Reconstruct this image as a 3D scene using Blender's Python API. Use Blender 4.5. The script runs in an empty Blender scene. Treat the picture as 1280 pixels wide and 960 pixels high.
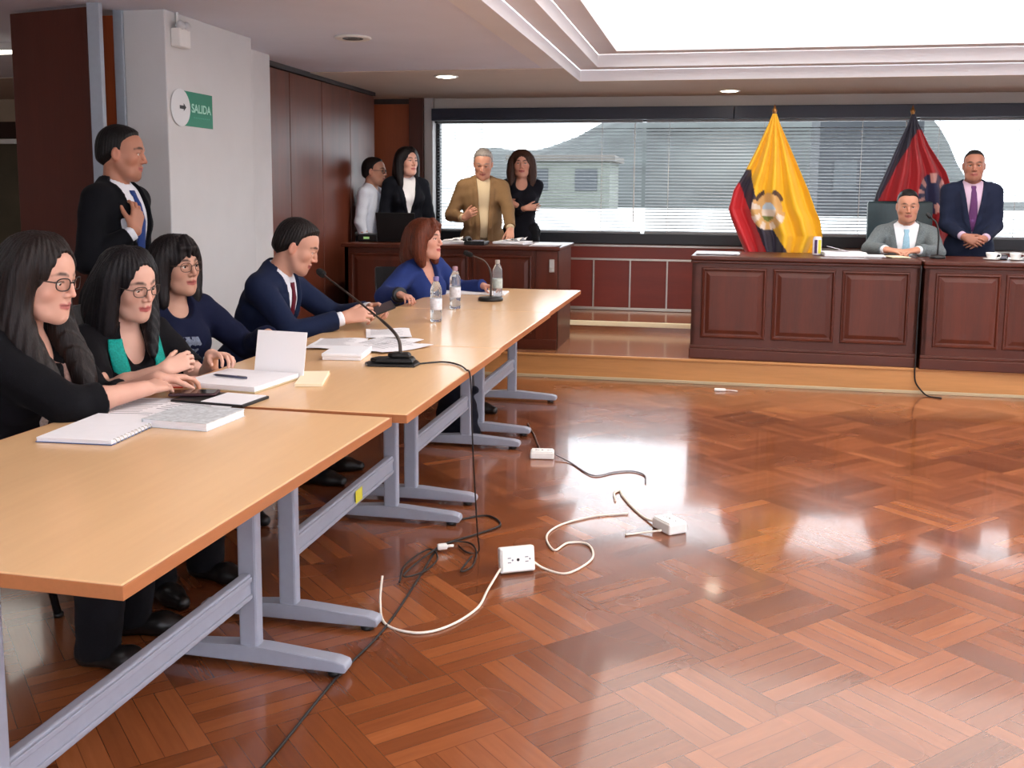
import bpy, bmesh, math, random
import numpy as np
from mathutils import Vector, Matrix

random.seed(7)
SC = bpy.context.scene
COL = SC.collection
R = math.radians

# ------------------------------------------------------------------ materials
def new_mat(name):
    m = bpy.data.materials.new(name); m.use_nodes = True
    nt = m.node_tree; b = nt.nodes['Principled BSDF']
    return m, nt, b

def lin(c):
    return tuple(((v/255.0)/12.92 if v/255.0 <= 0.04045 else ((v/255.0+0.055)/1.055)**2.4) for v in c)

def mat(name, rgb, rough=0.6, metal=0.0, spec=0.5, noise=0.0, nscale=40.0, bump=0.0, bscale=300.0, stretch=(1,1,1), coat=0.0, sheen=0.0, trans=0.0, ior=1.45, alpha=1.0):
    """plain procedural surface: base colour broken by noise, fine bump"""
    m, nt, b = new_mat(name); N = nt.nodes; L = nt.links
    c = lin(rgb)
    b.inputs['Base Color'].default_value = (*c, 1)
    b.inputs['Roughness'].default_value = rough
    b.inputs['Metallic'].default_value = metal
    b.inputs['Specular IOR Level'].default_value = spec
    b.inputs['Coat Weight'].default_value = coat
    b.inputs['Sheen Weight'].default_value = sheen
    b.inputs['Transmission Weight'].default_value = trans
    b.inputs['IOR'].default_value = ior
    b.inputs['Alpha'].default_value = alpha
    if noise or bump:
        tc = N.new('ShaderNodeTexCoord'); mp = N.new('ShaderNodeMapping'); mp.inputs['Scale'].default_value = stretch
        L.new(tc.outputs['Object'], mp.inputs['Vector'])
    if noise:
        n = N.new('ShaderNodeTexNoise'); n.inputs['Scale'].default_value = nscale; n.inputs['Detail'].default_value = 4
        L.new(mp.outputs['Vector'], n.inputs['Vector'])
        cr = N.new('ShaderNodeValToRGB')
        lo = tuple(max(0, v*(1-noise)) for v in c); hi = tuple(min(1, v*(1+noise)) for v in c)
        cr.color_ramp.elements[0].position = .3; cr.color_ramp.elements[1].position = .7
        cr.color_ramp.elements[0].color = (*lo, 1); cr.color_ramp.elements[1].color = (*hi, 1)
        L.new(n.outputs['Fac'], cr.inputs['Fac']); L.new(cr.outputs['Color'], b.inputs['Base Color'])
    if bump:
        n2 = N.new('ShaderNodeTexNoise'); n2.inputs['Scale'].default_value = bscale; n2.inputs['Detail'].default_value = 3
        L.new(mp.outputs['Vector'], n2.inputs['Vector'])
        bp = N.new('ShaderNodeBump'); bp.inputs['Strength'].default_value = bump; bp.inputs['Distance'].default_value = .01
        L.new(n2.outputs['Fac'], bp.inputs['Height']); L.new(bp.outputs['Normal'], b.inputs['Normal'])
    return m

def attr_mat(name, rough=0.5, spec=0.4, sss=0.0, bump=0.0, bscale=400, coat=0.0, sheen=0.0):
    m, nt, b = new_mat(name); N = nt.nodes; L = nt.links
    a = N.new('ShaderNodeAttribute'); a.attribute_name = 'Col'
    L.new(a.outputs['Color'], b.inputs['Base Color'])
    b.inputs['Roughness'].default_value = rough; b.inputs['Specular IOR Level'].default_value = spec
    b.inputs['Coat Weight'].default_value = coat; b.inputs['Sheen Weight'].default_value = sheen
    if sss:
        b.inputs['Subsurface Weight'].default_value = sss; b.inputs['Subsurface Radius'].default_value = (.012, .005, .003); b.inputs['Subsurface Scale'].default_value = 1
    if bump:
        tc = N.new('ShaderNodeTexCoord'); n2 = N.new('ShaderNodeTexNoise'); n2.inputs['Scale'].default_value = bscale
        L.new(tc.outputs['Object'], n2.inputs['Vector'])
        bp = N.new('ShaderNodeBump'); bp.inputs['Strength'].default_value = bump; bp.inputs['Distance'].default_value = .01
        L.new(n2.outputs['Fac'], bp.inputs['Height']); L.new(bp.outputs['Normal'], b.inputs['Normal'])
    return m

# ------------------------------------------------------------------ objects
def link(name, me, m=None, parent=None, loc=(0, 0, 0), rot=(0, 0, 0), smooth=False):
    o = bpy.data.objects.new(name, me); COL.objects.link(o)
    o.location = loc; o.rotation_euler = rot
    if m is not None and len(me.materials) == 0:
        for mm in (m if isinstance(m, (list, tuple)) else [m]): me.materials.append(mm)
    if parent is not None: o.parent = parent
    if smooth: me.polygons.foreach_set('use_smooth', [True]*len(me.polygons))
    return o

def empty(name, loc=(0, 0, 0), rz=0.0):
    o = bpy.data.objects.new(name, None); COL.objects.link(o)
    o.location = loc; o.rotation_euler = (0, 0, rz); o.empty_display_size = .1
    return o

def tag(o, label, cat, group=None):
    o['label'] = label; o['category'] = cat
    if group: o['group'] = group
    return o

def struct(o):
    o['kind'] = 'structure'; return o

class MB:
    """collects shapes into one mesh; a bevel keeps edges from being razor sharp"""
    def __init__(s): s.bm = bmesh.new()
    def box(s, lo, hi, bev=0.0, M=None, mi=0, seg=2):
        lo = Vector(lo); hi = Vector(hi); c = (lo+hi)/2; d = hi-lo
        r = bmesh.ops.create_cube(s.bm, size=1.0)
        vs = r['verts']
        for v in vs: v.co = Vector((v.co.x*d.x, v.co.y*d.y, v.co.z*d.z)) + c
        fs = list({f for v in vs for f in v.link_faces})
        if bev:
            es = list({e for v in vs for e in v.link_edges})
            rb = bmesh.ops.bevel(s.bm, geom=es, offset=min(bev, min(d)*.45), segments=seg, profile=.5, affect='EDGES')
            fs = list({f for f in rb['faces']} | {f for f in fs if f.is_valid})
            vs = list({v for f in fs for v in f.verts})
        if M is not None:
            for v in vs: v.co = M @ v.co
        for f in fs: f.material_index = mi
        return s
    def poly(s, pts, faces, mi=0, smooth=False):
        vs = [s.bm.verts.new(p) for p in pts]
        for f in faces:
            try:
                ff = s.bm.faces.new([vs[i] for i in f]); ff.material_index = mi; ff.smooth = smooth
            except ValueError: pass
        return s
    def tube(s, pts, rad, n=8, mi=0, cap=True, closed=False):
        pts = [Vector(p) for p in pts]; m = len(pts)
        rads = rad if isinstance(rad, (list, tuple)) else [rad]*m
        rings = []; prev = None
        for i, p in enumerate(pts):
            a = pts[(i-1) % m] if (i > 0 or closed) else p
            b = pts[(i+1) % m] if (i < m-1 or closed) else p
            t = (b-a)
            if t.length < 1e-9: t = Vector((0, 0, 1))
            t.normalize()
            if prev is None:
                u = t.orthogonal().normalized()
            else:
                u = (prev - t*prev.dot(t))
                if u.length < 1e-6: u = t.orthogonal()
                u.normalize()
            prev = u; w = t.cross(u)
            rings.append([s.bm.verts.new(p + (u*math.cos(k*2*math.pi/n) + w*math.sin(k*2*math.pi/n))*rads[i]) for k in range(n)])
        for i in range(m if closed else m-1):
            A = rings[i]; B = rings[(i+1) % m]
            for k in range(n):
                f = s.bm.faces.new((A[k], A[(k+1) % n], B[(k+1) % n], B[k])); f.smooth = True; f.material_index = mi
        if cap and not closed:
            f = s.bm.faces.new(rings[0][::-1]); f.material_index = mi
            f = s.bm.faces.new(rings[-1]); f.material_index = mi
        return s
    def lathe(s, prof, n=24, M=None, mi=0, smooth=True):
        """prof: list of (r, z) from bottom to top"""
        rings = []
        for r, z in prof:
            r = max(r, 1e-5)
            rings.append([s.bm.verts.new((M @ Vector((r*math.cos(k*2*math.pi/n), r*math.sin(k*2*math.pi/n), z))) if M is not None else Vector((r*math.cos(k*2*math.pi/n), r*math.sin(k*2*math.pi/n), z))) for k in range(n)])
        for A, B in zip(rings, rings[1:]):
            for k in range(n):
                f = s.bm.faces.new((A[k], A[(k+1) % n], B[(k+1) % n], B[k])); f.smooth = smooth; f.material_index = mi
        for ring, rev in ((rings[0], True), (rings[-1], False)):
            f = s.bm.faces.new(ring[::-1] if rev else ring); f.material_index = mi
        return s
    def prism(s, outline, z0, z1, M=None, mi=0, bev=0.0):
        """extrude an xy outline (counter-clockwise) from z0 to z1"""
        n = len(outline)
        lo = [s.bm.verts.new((M @ Vector((x, y, z0))) if M is not None else Vector((x, y, z0))) for x, y in outline]
        hi = [s.bm.verts.new((M @ Vector((x, y, z1))) if M is not None else Vector((x, y, z1))) for x, y in outline]
        fs = [s.bm.faces.new(lo[::-1]), s.bm.faces.new(hi)]
        for i in range(n): fs.append(s.bm.faces.new((lo[i], lo[(i+1) % n], hi[(i+1) % n], hi[i])))
        if bev:
            es = list({e for f in fs[:2] for e in f.edges})
            bmesh.ops.bevel(s.bm, geom=es, offset=bev, segments=2, profile=.5, affect='EDGES')
        for f in fs:
            if f.is_valid: f.material_index = mi
        return s
    def build(s, name, m=None, parent=None, loc=(0, 0, 0), rot=(0, 0, 0), recalc=True):
        if recalc: bmesh.ops.recalc_face_normals(s.bm, faces=s.bm.faces[:])
        me = bpy.data.meshes.new(name); s.bm.to_mesh(me); s.bm.free()
        return link(name, me, m, parent, loc, rot)

def spline(pts, n=8):
    """Catmull-Rom through the points"""
    P = [Vector(p) for p in pts]; out = []
    for i in range(len(P)-1):
        a = P[i-1] if i else P[0]*2-P[1]; b = P[i]; c = P[i+1]; d = P[i+2] if i+2 < len(P) else P[-1]*2-P[-2]
        for k in range(n):
            t = k/n
            out.append(.5*((2*b)+(c-a)*t+(2*a-5*b+4*c-d)*t*t+(3*b-a-3*c+d)*t**3))
    out.append(P[-1]); return out

def copy_tree(o, parent=None):
    c = o.copy(); COL.objects.link(c)
    if parent is not None: c.parent = parent
    for ch in [x for x in bpy.data.objects if x.parent == o]: copy_tree(ch, c)
    return c

def text_mesh(body, size, depth, bold=0.0):
    cu = bpy.data.curves.new('lettering', 'FONT'); cu.body = body; cu.size = size; cu.extrude = depth; cu.offset = bold
    cu.align_x = 'CENTER'; cu.align_y = 'CENTER'
    o = bpy.data.objects.new('lettering', cu); COL.objects.link(o)
    dg = bpy.context.evaluated_depsgraph_get(); dg.update()
    me = bpy.data.meshes.new_from_object(o.evaluated_get(dg))
    bpy.data.objects.remove(o); bpy.data.curves.remove(cu)
    return me

# ------------------------------------------------------------------ implicit surfaces
def nrm(v):
    v = np.asarray(v, float); return v/max(np.linalg.norm(v), 1e-9)

class Field:
    """distance field on a grid that is finer where asked; polygonised by surface nets"""
    def __init__(s, lo, hi, h, fine=()):
        s.ax = []
        for i in range(3):
            xs = [lo[i]]; x = lo[i]
            while x < hi[i]:
                st = h
                for c, r, hh in fine:
                    if c[i]-r-h <= x <= c[i]+r: st = min(st, hh)
                x += st; xs.append(x)
            s.ax.append(np.array(xs, np.float32))
        s.D = np.full([len(a) for a in s.ax], 1.0, np.float32)
        s.reset()
    def reset(s): s.O = np.zeros(3); s.M = np.eye(3); s.S = 1.0
    def frame(s, O, M=None, S=1.0):
        s.O = np.asarray(O, float); s.M = np.eye(3) if M is None else np.asarray(M, float); s.S = S
    def region(s, c, rad):
        w = s.O + s.M @ (np.asarray(c, float)*s.S); r = rad*s.S
        idx = []
        for i in range(3):
            a = np.searchsorted(s.ax[i], w[i]-r); b = np.searchsorted(s.ax[i], w[i]+r)
            if b <= a: return None
            idx.append(slice(a, b))
        return tuple(idx)
    def local(s, idx):
        g = [s.ax[i][idx[i]] - s.O[i] for i in range(3)]
        X, Y, Z = g[0][:, None, None], g[1][None, :, None], g[2][None, None, :]
        return [((X*s.M[0, j] + Y*s.M[1, j] + Z*s.M[2, j])/s.S).astype(np.float32) for j in range(3)]
    def put(s, idx, d, k, mode):
        A = s.D[idx]; d = d*s.S; k = max(k*s.S, 1e-5)
        if mode == 'u':
            h = np.clip(.5+.5*(A-d)/k, 0, 1); s.D[idx] = A+(d-A)*h-k*h*(1-h)
        else:
            d = -d; h = np.clip(.5-.5*(A-d)/k, 0, 1); s.D[idx] = A+(d-A)*h+k*h*(1-h)
    def cap(s, a, b, ra, rb=None, k=.012, mode='u', marg=.03):
        rb = ra if rb is None else rb
        a = np.asarray(a, float); b = np.asarray(b, float); c = (a+b)/2
        idx = s.region(c, np.linalg.norm(b-a)/2+max(ra, rb)+k+marg)
        if idx is None: return
        X, Y, Z = s.local(idx); e = b-a; l2 = max(e@e, 1e-12)
        t = np.clip(((X-a[0])*e[0]+(Y-a[1])*e[1]+(Z-a[2])*e[2])/l2, 0, 1)
        d = np.sqrt((X-a[0]-t*e[0])**2+(Y-a[1]-t*e[1])**2+(Z-a[2]-t*e[2])**2) - (ra+(rb-ra)*t)
        s.put(idx, d, k, mode)
    def chain(s, pts, rads, k=.012, mode='u'):
        if not isinstance(rads, (list, tuple)): rads = [rads]*len(pts)
        for i in range(len(pts)-1): s.cap(pts[i], pts[i+1], rads[i], rads[i+1], k, mode)
    def ell(s, c, r, k=.012, mode='u', rot=None, marg=.03):
        c = np.asarray(c, float)
        idx = s.region(c, max(r)+k+marg)
        if idx is None: return
        X, Y, Z = s.local(idx); X = X-c[0]; Y = Y-c[1]; Z = Z-c[2]
        if rot is not None:
            X, Y, Z = [X*rot[0][j]+Y*rot[1][j]+Z*rot[2][j] for j in range(3)]
        k0 = np.sqrt((X/r[0])**2+(Y/r[1])**2+(Z/r[2])**2)
        k1 = np.sqrt((X/r[0]**2)**2+(Y/r[1]**2)**2+(Z/r[2]**2)**2)
        s.put(idx, k0*(k0-1)/np.maximum(k1, 1e-6), k, mode)
    def edit(s, fn, c=None, rad=9.0):
        idx = s.region((0, 0, 0) if c is None else c, rad)
        if idx is None: return
        X, Y, Z = s.local(idx); s.D[idx] = fn(s.D[idx], X, Y, Z)
    def sample(s, P):
        P = np.atleast_2d(P); ii = []; tt = []
        for i in range(3):
            j = np.clip(np.searchsorted(s.ax[i], P[:, i])-1, 0, len(s.ax[i])-2)
            ii.append(j); tt.append(np.clip((P[:, i]-s.ax[i][j])/(s.ax[i][j+1]-s.ax[i][j]), 0, 1))
        out = 0
        for dx in (0, 1):
            for dy in (0, 1):
                for dz in (0, 1):
                    w = (tt[0] if dx else 1-tt[0])*(tt[1] if dy else 1-tt[1])*(tt[2] if dz else 1-tt[2])
                    out = out + w*s.D[ii[0]+dx, ii[1]+dy, ii[2]+dz]
        return out
    def march(s, P0, d, dist=.5, n=160):
        """first point inside the surface going from P0 along d"""
        t = np.linspace(0, dist, n); Q = np.asarray(P0)[None]+t[:, None]*np.asarray(d)[None]
        v = s.sample(Q); w = np.where(v < 0)[0]
        return Q[w[0]] if len(w) else None
    def net(s, smooth=1):
        D = s.D; I = D < 0
        n = np.array(D.shape)
        cnt = np.zeros(n-1, np.uint8)
        for dx in (0, 1):
            for dy in (0, 1):
                for dz in (0, 1):
                    cnt += I[dx:n[0]-1+dx, dy:n[1]-1+dy, dz:n[2]-1+dz]
        act = (cnt > 0) & (cnt < 8)
        cx, cy, cz = np.nonzero(act)
        vid = np.full(n-1, -1, np.int32); vid[cx, cy, cz] = np.arange(len(cx))
        acc = np.zeros((len(cx), 3)); m = np.zeros(len(cx))
        cs = [(0, 0, 0), (1, 0, 0), (0, 1, 0), (1, 1, 0), (0, 0, 1), (1, 0, 1), (0, 1, 1), (1, 1, 1)]
        for a in cs:
            for ax in range(3):
                if a[ax]: continue
                b = list(a); b[ax] = 1
                va = D[cx+a[0], cy+a[1], cz+a[2]]; vb = D[cx+b[0], cy+b[1], cz+b[2]]
                x = (va < 0) != (vb < 0)
                t = np.where(x, va/np.where(va == vb, 1, va-vb), 0)
                pa = np.stack([s.ax[0][cx+a[0]], s.ax[1][cy+a[1]], s.ax[2][cz+a[2]]], 1).astype(float)
                pb = np.stack([s.ax[0][cx+b[0]], s.ax[1][cy+b[1]], s.ax[2][cz+b[2]]], 1).astype(float)
                acc += np.where(x[:, None], pa+(pb-pa)*t[:, None], 0); m += x
        V = acc/m[:, None]
        Q = []
        for ax in range(3):
            o1, o2 = (ax+1) % 3, (ax+2) % 3
            sl0 = [slice(None)]*3; sl1 = [slice(None)]*3
            sl0[ax] = slice(0, n[ax]-1); sl1[ax] = slice(1, n[ax])
            for o in (o1, o2): sl0[o] = sl1[o] = slice(1, n[o]-1)
            A = I[tuple(sl0)]; B = I[tuple(sl1)]
            for flip, msk in ((False, A & ~B), (True, ~A & B)):
                p = list(np.nonzero(msk))
                p[o1] = p[o1]+1; p[o2] = p[o2]+1
                def at(d1, d2):
                    q = [p[0], p[1], p[2]]; q[o1] = q[o1]-d1; q[o2] = q[o2]-d2
                    return vid[q[0], q[1], q[2]]
                f = np.stack([at(1, 1), at(0, 1), at(0, 0), at(1, 0)], 1)
                Q.append(f[:, ::-1] if flip else f)
        Q = np.concatenate(Q)
        Q = Q[(Q >= 0).all(1)]
        for _ in range(smooth):
            S = np.zeros_like(V); c = np.zeros(len(V))
            for a, b in ((0, 1), (1, 2), (2, 3), (3, 0)):
                for u, w in ((a, b), (b, a)):
                    for j in range(3): S[:, j] += np.bincount(Q[:, u], V[Q[:, w], j], len(V))
                    c += np.bincount(Q[:, u], minlength=len(V))
            V = np.where(c[:, None] > 0, .5*V+.5*S/np.maximum(c, 1)[:, None], V)
        return V, Q

def np_mesh(name, V, Q, smooth=True):
    me = bpy.data.meshes.new(name)
    me.vertices.add(len(V)); me.vertices.foreach_set('co', np.asarray(V, np.float32).ravel())
    me.loops.add(Q.size); me.loops.foreach_set('vertex_index', np.asarray(Q, np.int32).ravel())
    me.polygons.add(len(Q)); me.polygons.foreach_set('loop_start', np.arange(0, Q.size, Q.shape[1], dtype=np.int32))
    if smooth: me.polygons.foreach_set('use_smooth', np.ones(len(Q), bool))
    me.update(calc_edges=True); me.validate()
    return me

def paint(me, C):
    a = me.color_attributes.new('Col', 'FLOAT_COLOR', 'POINT')
    a.data.foreach_set('color', np.concatenate([C, np.ones((len(C), 1))], 1).astype(np.float32).ravel())
# ------------------------------------------------------------------ people
SKINM = attr_mat('skin', rough=.48, spec=.35, sss=.04)
EYEM = [mat('eye_white', (225, 218, 210), .2), mat('iris_brown', (52, 30, 20), .15), mat('pupil', (8, 8, 8), .1)]
GLASSM = mat('spectacle_lens', (250, 250, 250), .02, trans=1.0, ior=1.02, spec=.4)
def hair_mat(name, rgb, rough=.5):
    m, nt, b = new_mat(name); N = nt.nodes; L = nt.links
    tc = N.new('ShaderNodeTexCoord'); mp = N.new('ShaderNodeMapping'); mp.inputs['Scale'].default_value = (1, 1, .06)
    L.new(tc.outputs['Object'], mp.inputs['Vector'])
    n = N.new('ShaderNodeTexNoise'); n.inputs['Scale'].default_value = 260; n.inputs['Detail'].default_value = 3
    L.new(mp.outputs['Vector'], n.inputs['Vector'])
    c = lin(rgb); cr = N.new('ShaderNodeValToRGB')
    cr.color_ramp.elements[0].position = .35; cr.color_ramp.elements[1].position = .7
    cr.color_ramp.elements[0].color = (*[v*.65 for v in c], 1); cr.color_ramp.elements[1].color = (*[min(1, v*1.5+.001) for v in c], 1)
    L.new(n.outputs['Fac'], cr.inputs['Fac']); L.new(cr.outputs['Color'], b.inputs['Base Color'])
    bp = N.new('ShaderNodeBump'); bp.inputs['Strength'].default_value = .5; bp.inputs['Distance'].default_value = .004
    L.new(n.outputs['Fac'], bp.inputs['Height']); L.new(bp.outputs['Normal'], b.inputs['Normal'])
    b.inputs['Roughness'].default_value = rough; b.inputs['Specular IOR Level'].default_value = .22
    return m
_cloth = {}
def cloth(rgb, rough=.8, weave=260, noise=.12, sheen=.02, bump=.15):
    k = (rgb, rough, weave, noise)
    if k not in _cloth: _cloth[k] = mat('cloth_%d_%d_%d' % rgb, rgb, rough, noise=noise, nscale=weave, bump=bump, bscale=weave*1.6, sheen=sheen, spec=.12)
    return _cloth[k]
SHOEM = mat('shoe_leather', (22, 20, 20), .35)

def eul(yaw, pitch, roll):
    """columns right, forward, up; yaw turns left, pitch nods down, roll tips to the right"""
    cy, sy, cp, sp, cr, sr = math.cos(yaw), math.sin(yaw), math.cos(pitch), math.sin(pitch), math.cos(roll), math.sin(roll)
    Z = np.array([[cy, -sy, 0], [sy, cy, 0], [0, 0, 1]])
    X = np.array([[1, 0, 0], [0, cp, sp], [0, -sp, cp]])
    Y = np.array([[cr, 0, sr], [0, 1, 0], [-sr, 0, cr]])
    return Z @ X @ Y

def ik(S, W, l1, l2, pole):
    S = np.asarray(S, float); W = np.asarray(W, float); e = W-S; d = np.linalg.norm(e); u = e/max(d, 1e-6)
    d = min(d, (l1+l2)*.998); W = S+u*d
    x = (l1*l1-l2*l2+d*d)/(2*d); y = math.sqrt(max(l1*l1-x*x, 0))
    p = np.asarray(pole, float); p = p-u*(p@u); p = nrm(p)
    return S+u*x+p*y, W

class Fig: pass

def head_shape(F, P):
    fem = P.female; fat = P.fat; jw = (.92 if fem else 1.0)*fat
    F.frame(P.Hc, P.HM, P.hs)
    F.ell((0, -.018, .035), (.073, .092, .083), .01)
    F.ell((0, .030, .035), (.062*min(fat, 1.05), .058, .060), .03)
    F.ell((0, .028, -.028), (.0575*fat, .058, .072), .03)
    for sx in (-1, 1):
        F.chain([(sx*.053*fat, .0, -.040), (sx*.036*jw, .042, -.088), (sx*.008, .066, -.100)], [.015, .013, .014], .035)
        F.ell((sx*.040*fat, .052, -.022), (.021, .020, .022), .03)
    F.ell((0, .066, -.099), (.020*jw, .017, .015), .02)
    F.ell((0, .028, -.078), (.040*jw, .046, .028), .03)
    F.ell((0, .064, -.060), (.032, .024, .030), .02)
    b = .006 if fem else .009
    F.chain([(-.040, .066, .020), (-.018, .082, .024), (.018, .082, .024), (.040, .066, .020)], b, .014)
    for sx in (-1, 1): F.ell((sx*.031, .092, .004), (.017, .014, .0115), .008, 's')
    F.chain([(0, .086, .014), (0, .0955, -.008), (0, .1055, -.028)], [.0065, .0078, .0100 if not fem else .0088], .010)
    for sx in (-1, 1): F.ell((sx*.0115, .092, -.032), (.0085, .0105, .0078), .006)
    F.chain([(-.023, .080, -.060), (-.008, .0905, -.0565), (0, .0905, -.0575), (.008, .0905, -.0565), (.023, .080, -.060)], [.0035, .0058, .0055, .0058, .0035], .004)
    F.chain([(-.020, .081, -.066), (0, .0885, -.0690), (.020, .081, -.066)], [.004, .0068, .004], .004)
    F.chain([(-.022, .088, -.0622), (0, .0985, -.0630), (.022, .088, -.0622)], .0022, .003, 's')
    for sx in (-1, 1):
        F.chain([(sx*.017, .0790, .0045), (sx*.024, .0845, .0098), (sx*.031, .0860, .0112), (sx*.039, .0815, .0096), (sx*.046, .0730, .0055)], .0034, .004)
        F.chain([(sx*.017, .0785, .0005), (sx*.026, .0825, -.0060), (sx*.036, .0810, -.0062), (sx*.046, .0725, .0010)], .0030, .004)
        rot = np.array([[math.cos(.35*sx), -math.sin(.35*sx), 0], [math.sin(.35*sx), math.cos(.35*sx), 0], [0, 0, 1]])
        F.ell((sx*.076, -.010, -.006), (.0085, .018, .031), .006, rot=rot)
        F.ell((sx*.085, -.006, -.004), (.0060, .010, .020), .004, 's', rot=rot)

def hand_shape(F, W, d, n, right, curl, spread, thumb, s):
    """palm with five separate fingers; d along the hand, n where the palm faces"""
    d = nrm(d); n = np.asarray(n, float); n = nrm(n-d*(n@d)); back = -n
    th = -np.cross(d, back) if right else np.cross(d, back)
    M = np.stack([th, d, back], 1)
    F.frame(W, M, s)
    kn = [(.027, .090, 0), (.009, .095, .002), (-.009, .091, .001), (-.026, .081, -.002)]
    ln = [.074, .082, .076, .060]
    for i, kx in enumerate(kn):
        F.cap((kx[0]*.62, .004, 0), kx, .0135, .0108, .012, marg=.015)
    F.cap((.018, .012, -.004), (.036, .045, -.010), .014, .012, .014, marg=.015)
    tips = []
    for i, kx in enumerate(kn):
        c = curl[i] if isinstance(curl, (list, tuple)) else curl
        fx = (1.5-i)*spread
        p = np.array(kx, float); a = c*.55; r0 = .0088 if i < 3 else .0078
        for seg, (f, ca) in enumerate(((.46, 1.0), (.30, 1.15), (.24, .9))):
            dv = np.array([math.sin(fx)*math.cos(a), math.cos(fx)*math.cos(a), -math.sin(a)])
            q = p+dv*ln[i]*f
            F.cap(p, q, r0-.0007*seg, r0-.0007*(seg+1), .003, marg=.008)
            p = q; a += c*ca
        tips.append(W+M@(p*s))
    ta = thumb
    p0 = np.array([.036, .045, -.010]); p1 = p0+np.array([.020*math.cos(ta), .030, -.010-.018*math.sin(ta)]); p2 = p1+np.array([.010*math.cos(ta*1.6), .026, -.006-.014*math.sin(ta)])
    F.cap(p0, p1, .0115, .0098, .006, marg=.01); F.cap(p1, p2, .0098, .0078, .003, marg=.008)
    F.reset(); return tips

def torso(F, P, off=0.0, k=.05, bust=None, skirt=0.0):
    w = P.build; F.frame(P.Pv, P.TM, P.k)
    o = off/P.k
    F.ell((0, -.005, .0), (.158*w+o, .112*w+o, .115+o), k)
    F.ell((0, .005, .16), ((.128 if P.female else .142)*w+o, .098*w+o, .16+o), k)
    F.ell((0, .002, .335), ((.142 if P.female else .160)*w+o, .108*w**.5+o, .175+o), k)
    sw = P.sw-.04
    F.cap((-sw, -.012, .452), (sw, -.012, .452), .050+o, None, k)
    F.cap((-sw*.75, -.018, .468), (0, -.020, .515), .036+o, .045+o, k); F.cap((sw*.75, -.018, .468), (0, -.020, .515), .036+o, .045+o, k)
    if P.female:
        for sx in (-1, 1): F.ell((sx*.072, .075*w**.5, .325), (.066+o*.8, .062+o*.8, .066+o*.8), .04)
    if P.belly: F.ell((0, .04, .12), (.12*w+o, .095*w+o+P.belly, .13+o), .05)
    if skirt: F.ell((0, -.004, -.07), (.162*w+o*1.3, .115*w+o*1.3, skirt), .06)

def sleeves(F, P, ru, re, rw, frac=1.0, k=.02, off=0.0):
    F.reset()
    for A in P.arm:
        S, E, W = A.S, A.E, A.W
        b = P.build**.5
        F.cap(S, E, (ru+.006)*b, re*b, k*1.6)
        if frac > .5:
            f = (frac-.5)*2; Q = E+(W-E)*f
            rq = (re+(rw-re)*f)*b if frac < 1 else rw*b
            F.cap(E, Q, re*b, rq, k)
            u = nrm(W-E); c_ = F.region(Q+u*rq*.6, rq*1.5)
            if c_ is not None:
                X, Y, Z = F.local(c_); F.D[c_] = np.maximum(F.D[c_], ((X-Q[0])*u[0]+(Y-Q[1])*u[1]+(Z-Q[2])*u[2]))

def wrinkle(F, amp, P):
    def fn(D, X, Y, Z):
        n = np.sin(X*31+Z*19+2*np.sin(Y*23))*np.sin(Z*43+Y*27+1.7*np.sin(X*21))+.6*np.sin(Z*71+X*37+Y*29)
        return D+amp*n
    F.reset(); F.edit(fn)

def garment(P, name, F, m, sm=1):
    V, Q = F.net(sm); me = np_mesh(name, V, Q)
    return link(name, me, m, P.root)

def clothes_box(P, h, low=-.25, legs=False):
    pts = [P.Pv+P.TM@np.array([sx*.25, sy*.25, z])*P.k for sx in (-1, 1) for sy in (-1, 1) for z in (low, .6)]
    for A in P.arm: pts += [A.S, A.E, A.W]
    pts = np.array(pts); return Field(pts.min(0)-.09, pts.max(0)+.09, h)

def fr_y(P, F, x, z, off=.0):
    """point on the front of a torso garment at torso coordinates x, z"""
    p0 = P.Pv+P.TM@np.array([x, .42, z])*P.k
    q = F.march(p0, -P.TM[:, 1], .5*P.k, 260)
    if q is None: q = P.Pv+P.TM@np.array([x, .05, z])*P.k
    return q+P.TM[:, 1]*off

def strip(P, name, F, m, rows, off=.004, thick=.004, parent=None, cols=7, bulge=0.0):
    """cloth strip lying on a garment: rows of (x_centre, z, half_width)"""
    g = []
    for (x, z, w) in rows:
        line = []
        for c in range(cols):
            t = c/(cols-1)*2-1
            p = fr_y(P, F, x+t*w, z, off+bulge*(1-t*t)); line.append(p)
        g.append(line)
    G = np.array(g)
    n = P.TM[:, 1]
    V = np.concatenate([G.reshape(-1, 3), (G-n*thick).reshape(-1, 3)]); r, c = len(rows), cols; N = r*c
    f = []
    for i in range(r-1):
        for j in range(c-1):
            a = i*c+j; f.append((a, a+1, a+c+1, a+c)); f.append((N+a, N+a+c, N+a+c+1, N+a+1))
    for i in range(r-1):
        for j in (0, c-1):
            a = i*c+j; f.append((a, a+c, N+a+c, N+a) if j == 0 else (a, N+a, N+a+c, a+c))
    for j in range(c-1):
        for i in (0, r-1):
            a = i*c+j; f.append((a, N+a, N+a+1, a+1) if i == 0 else (a, a+1, N+a+1, N+a))
    me = np_mesh(name, V, np.array(f)); return link(name, me, m, parent or P.root)

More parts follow.
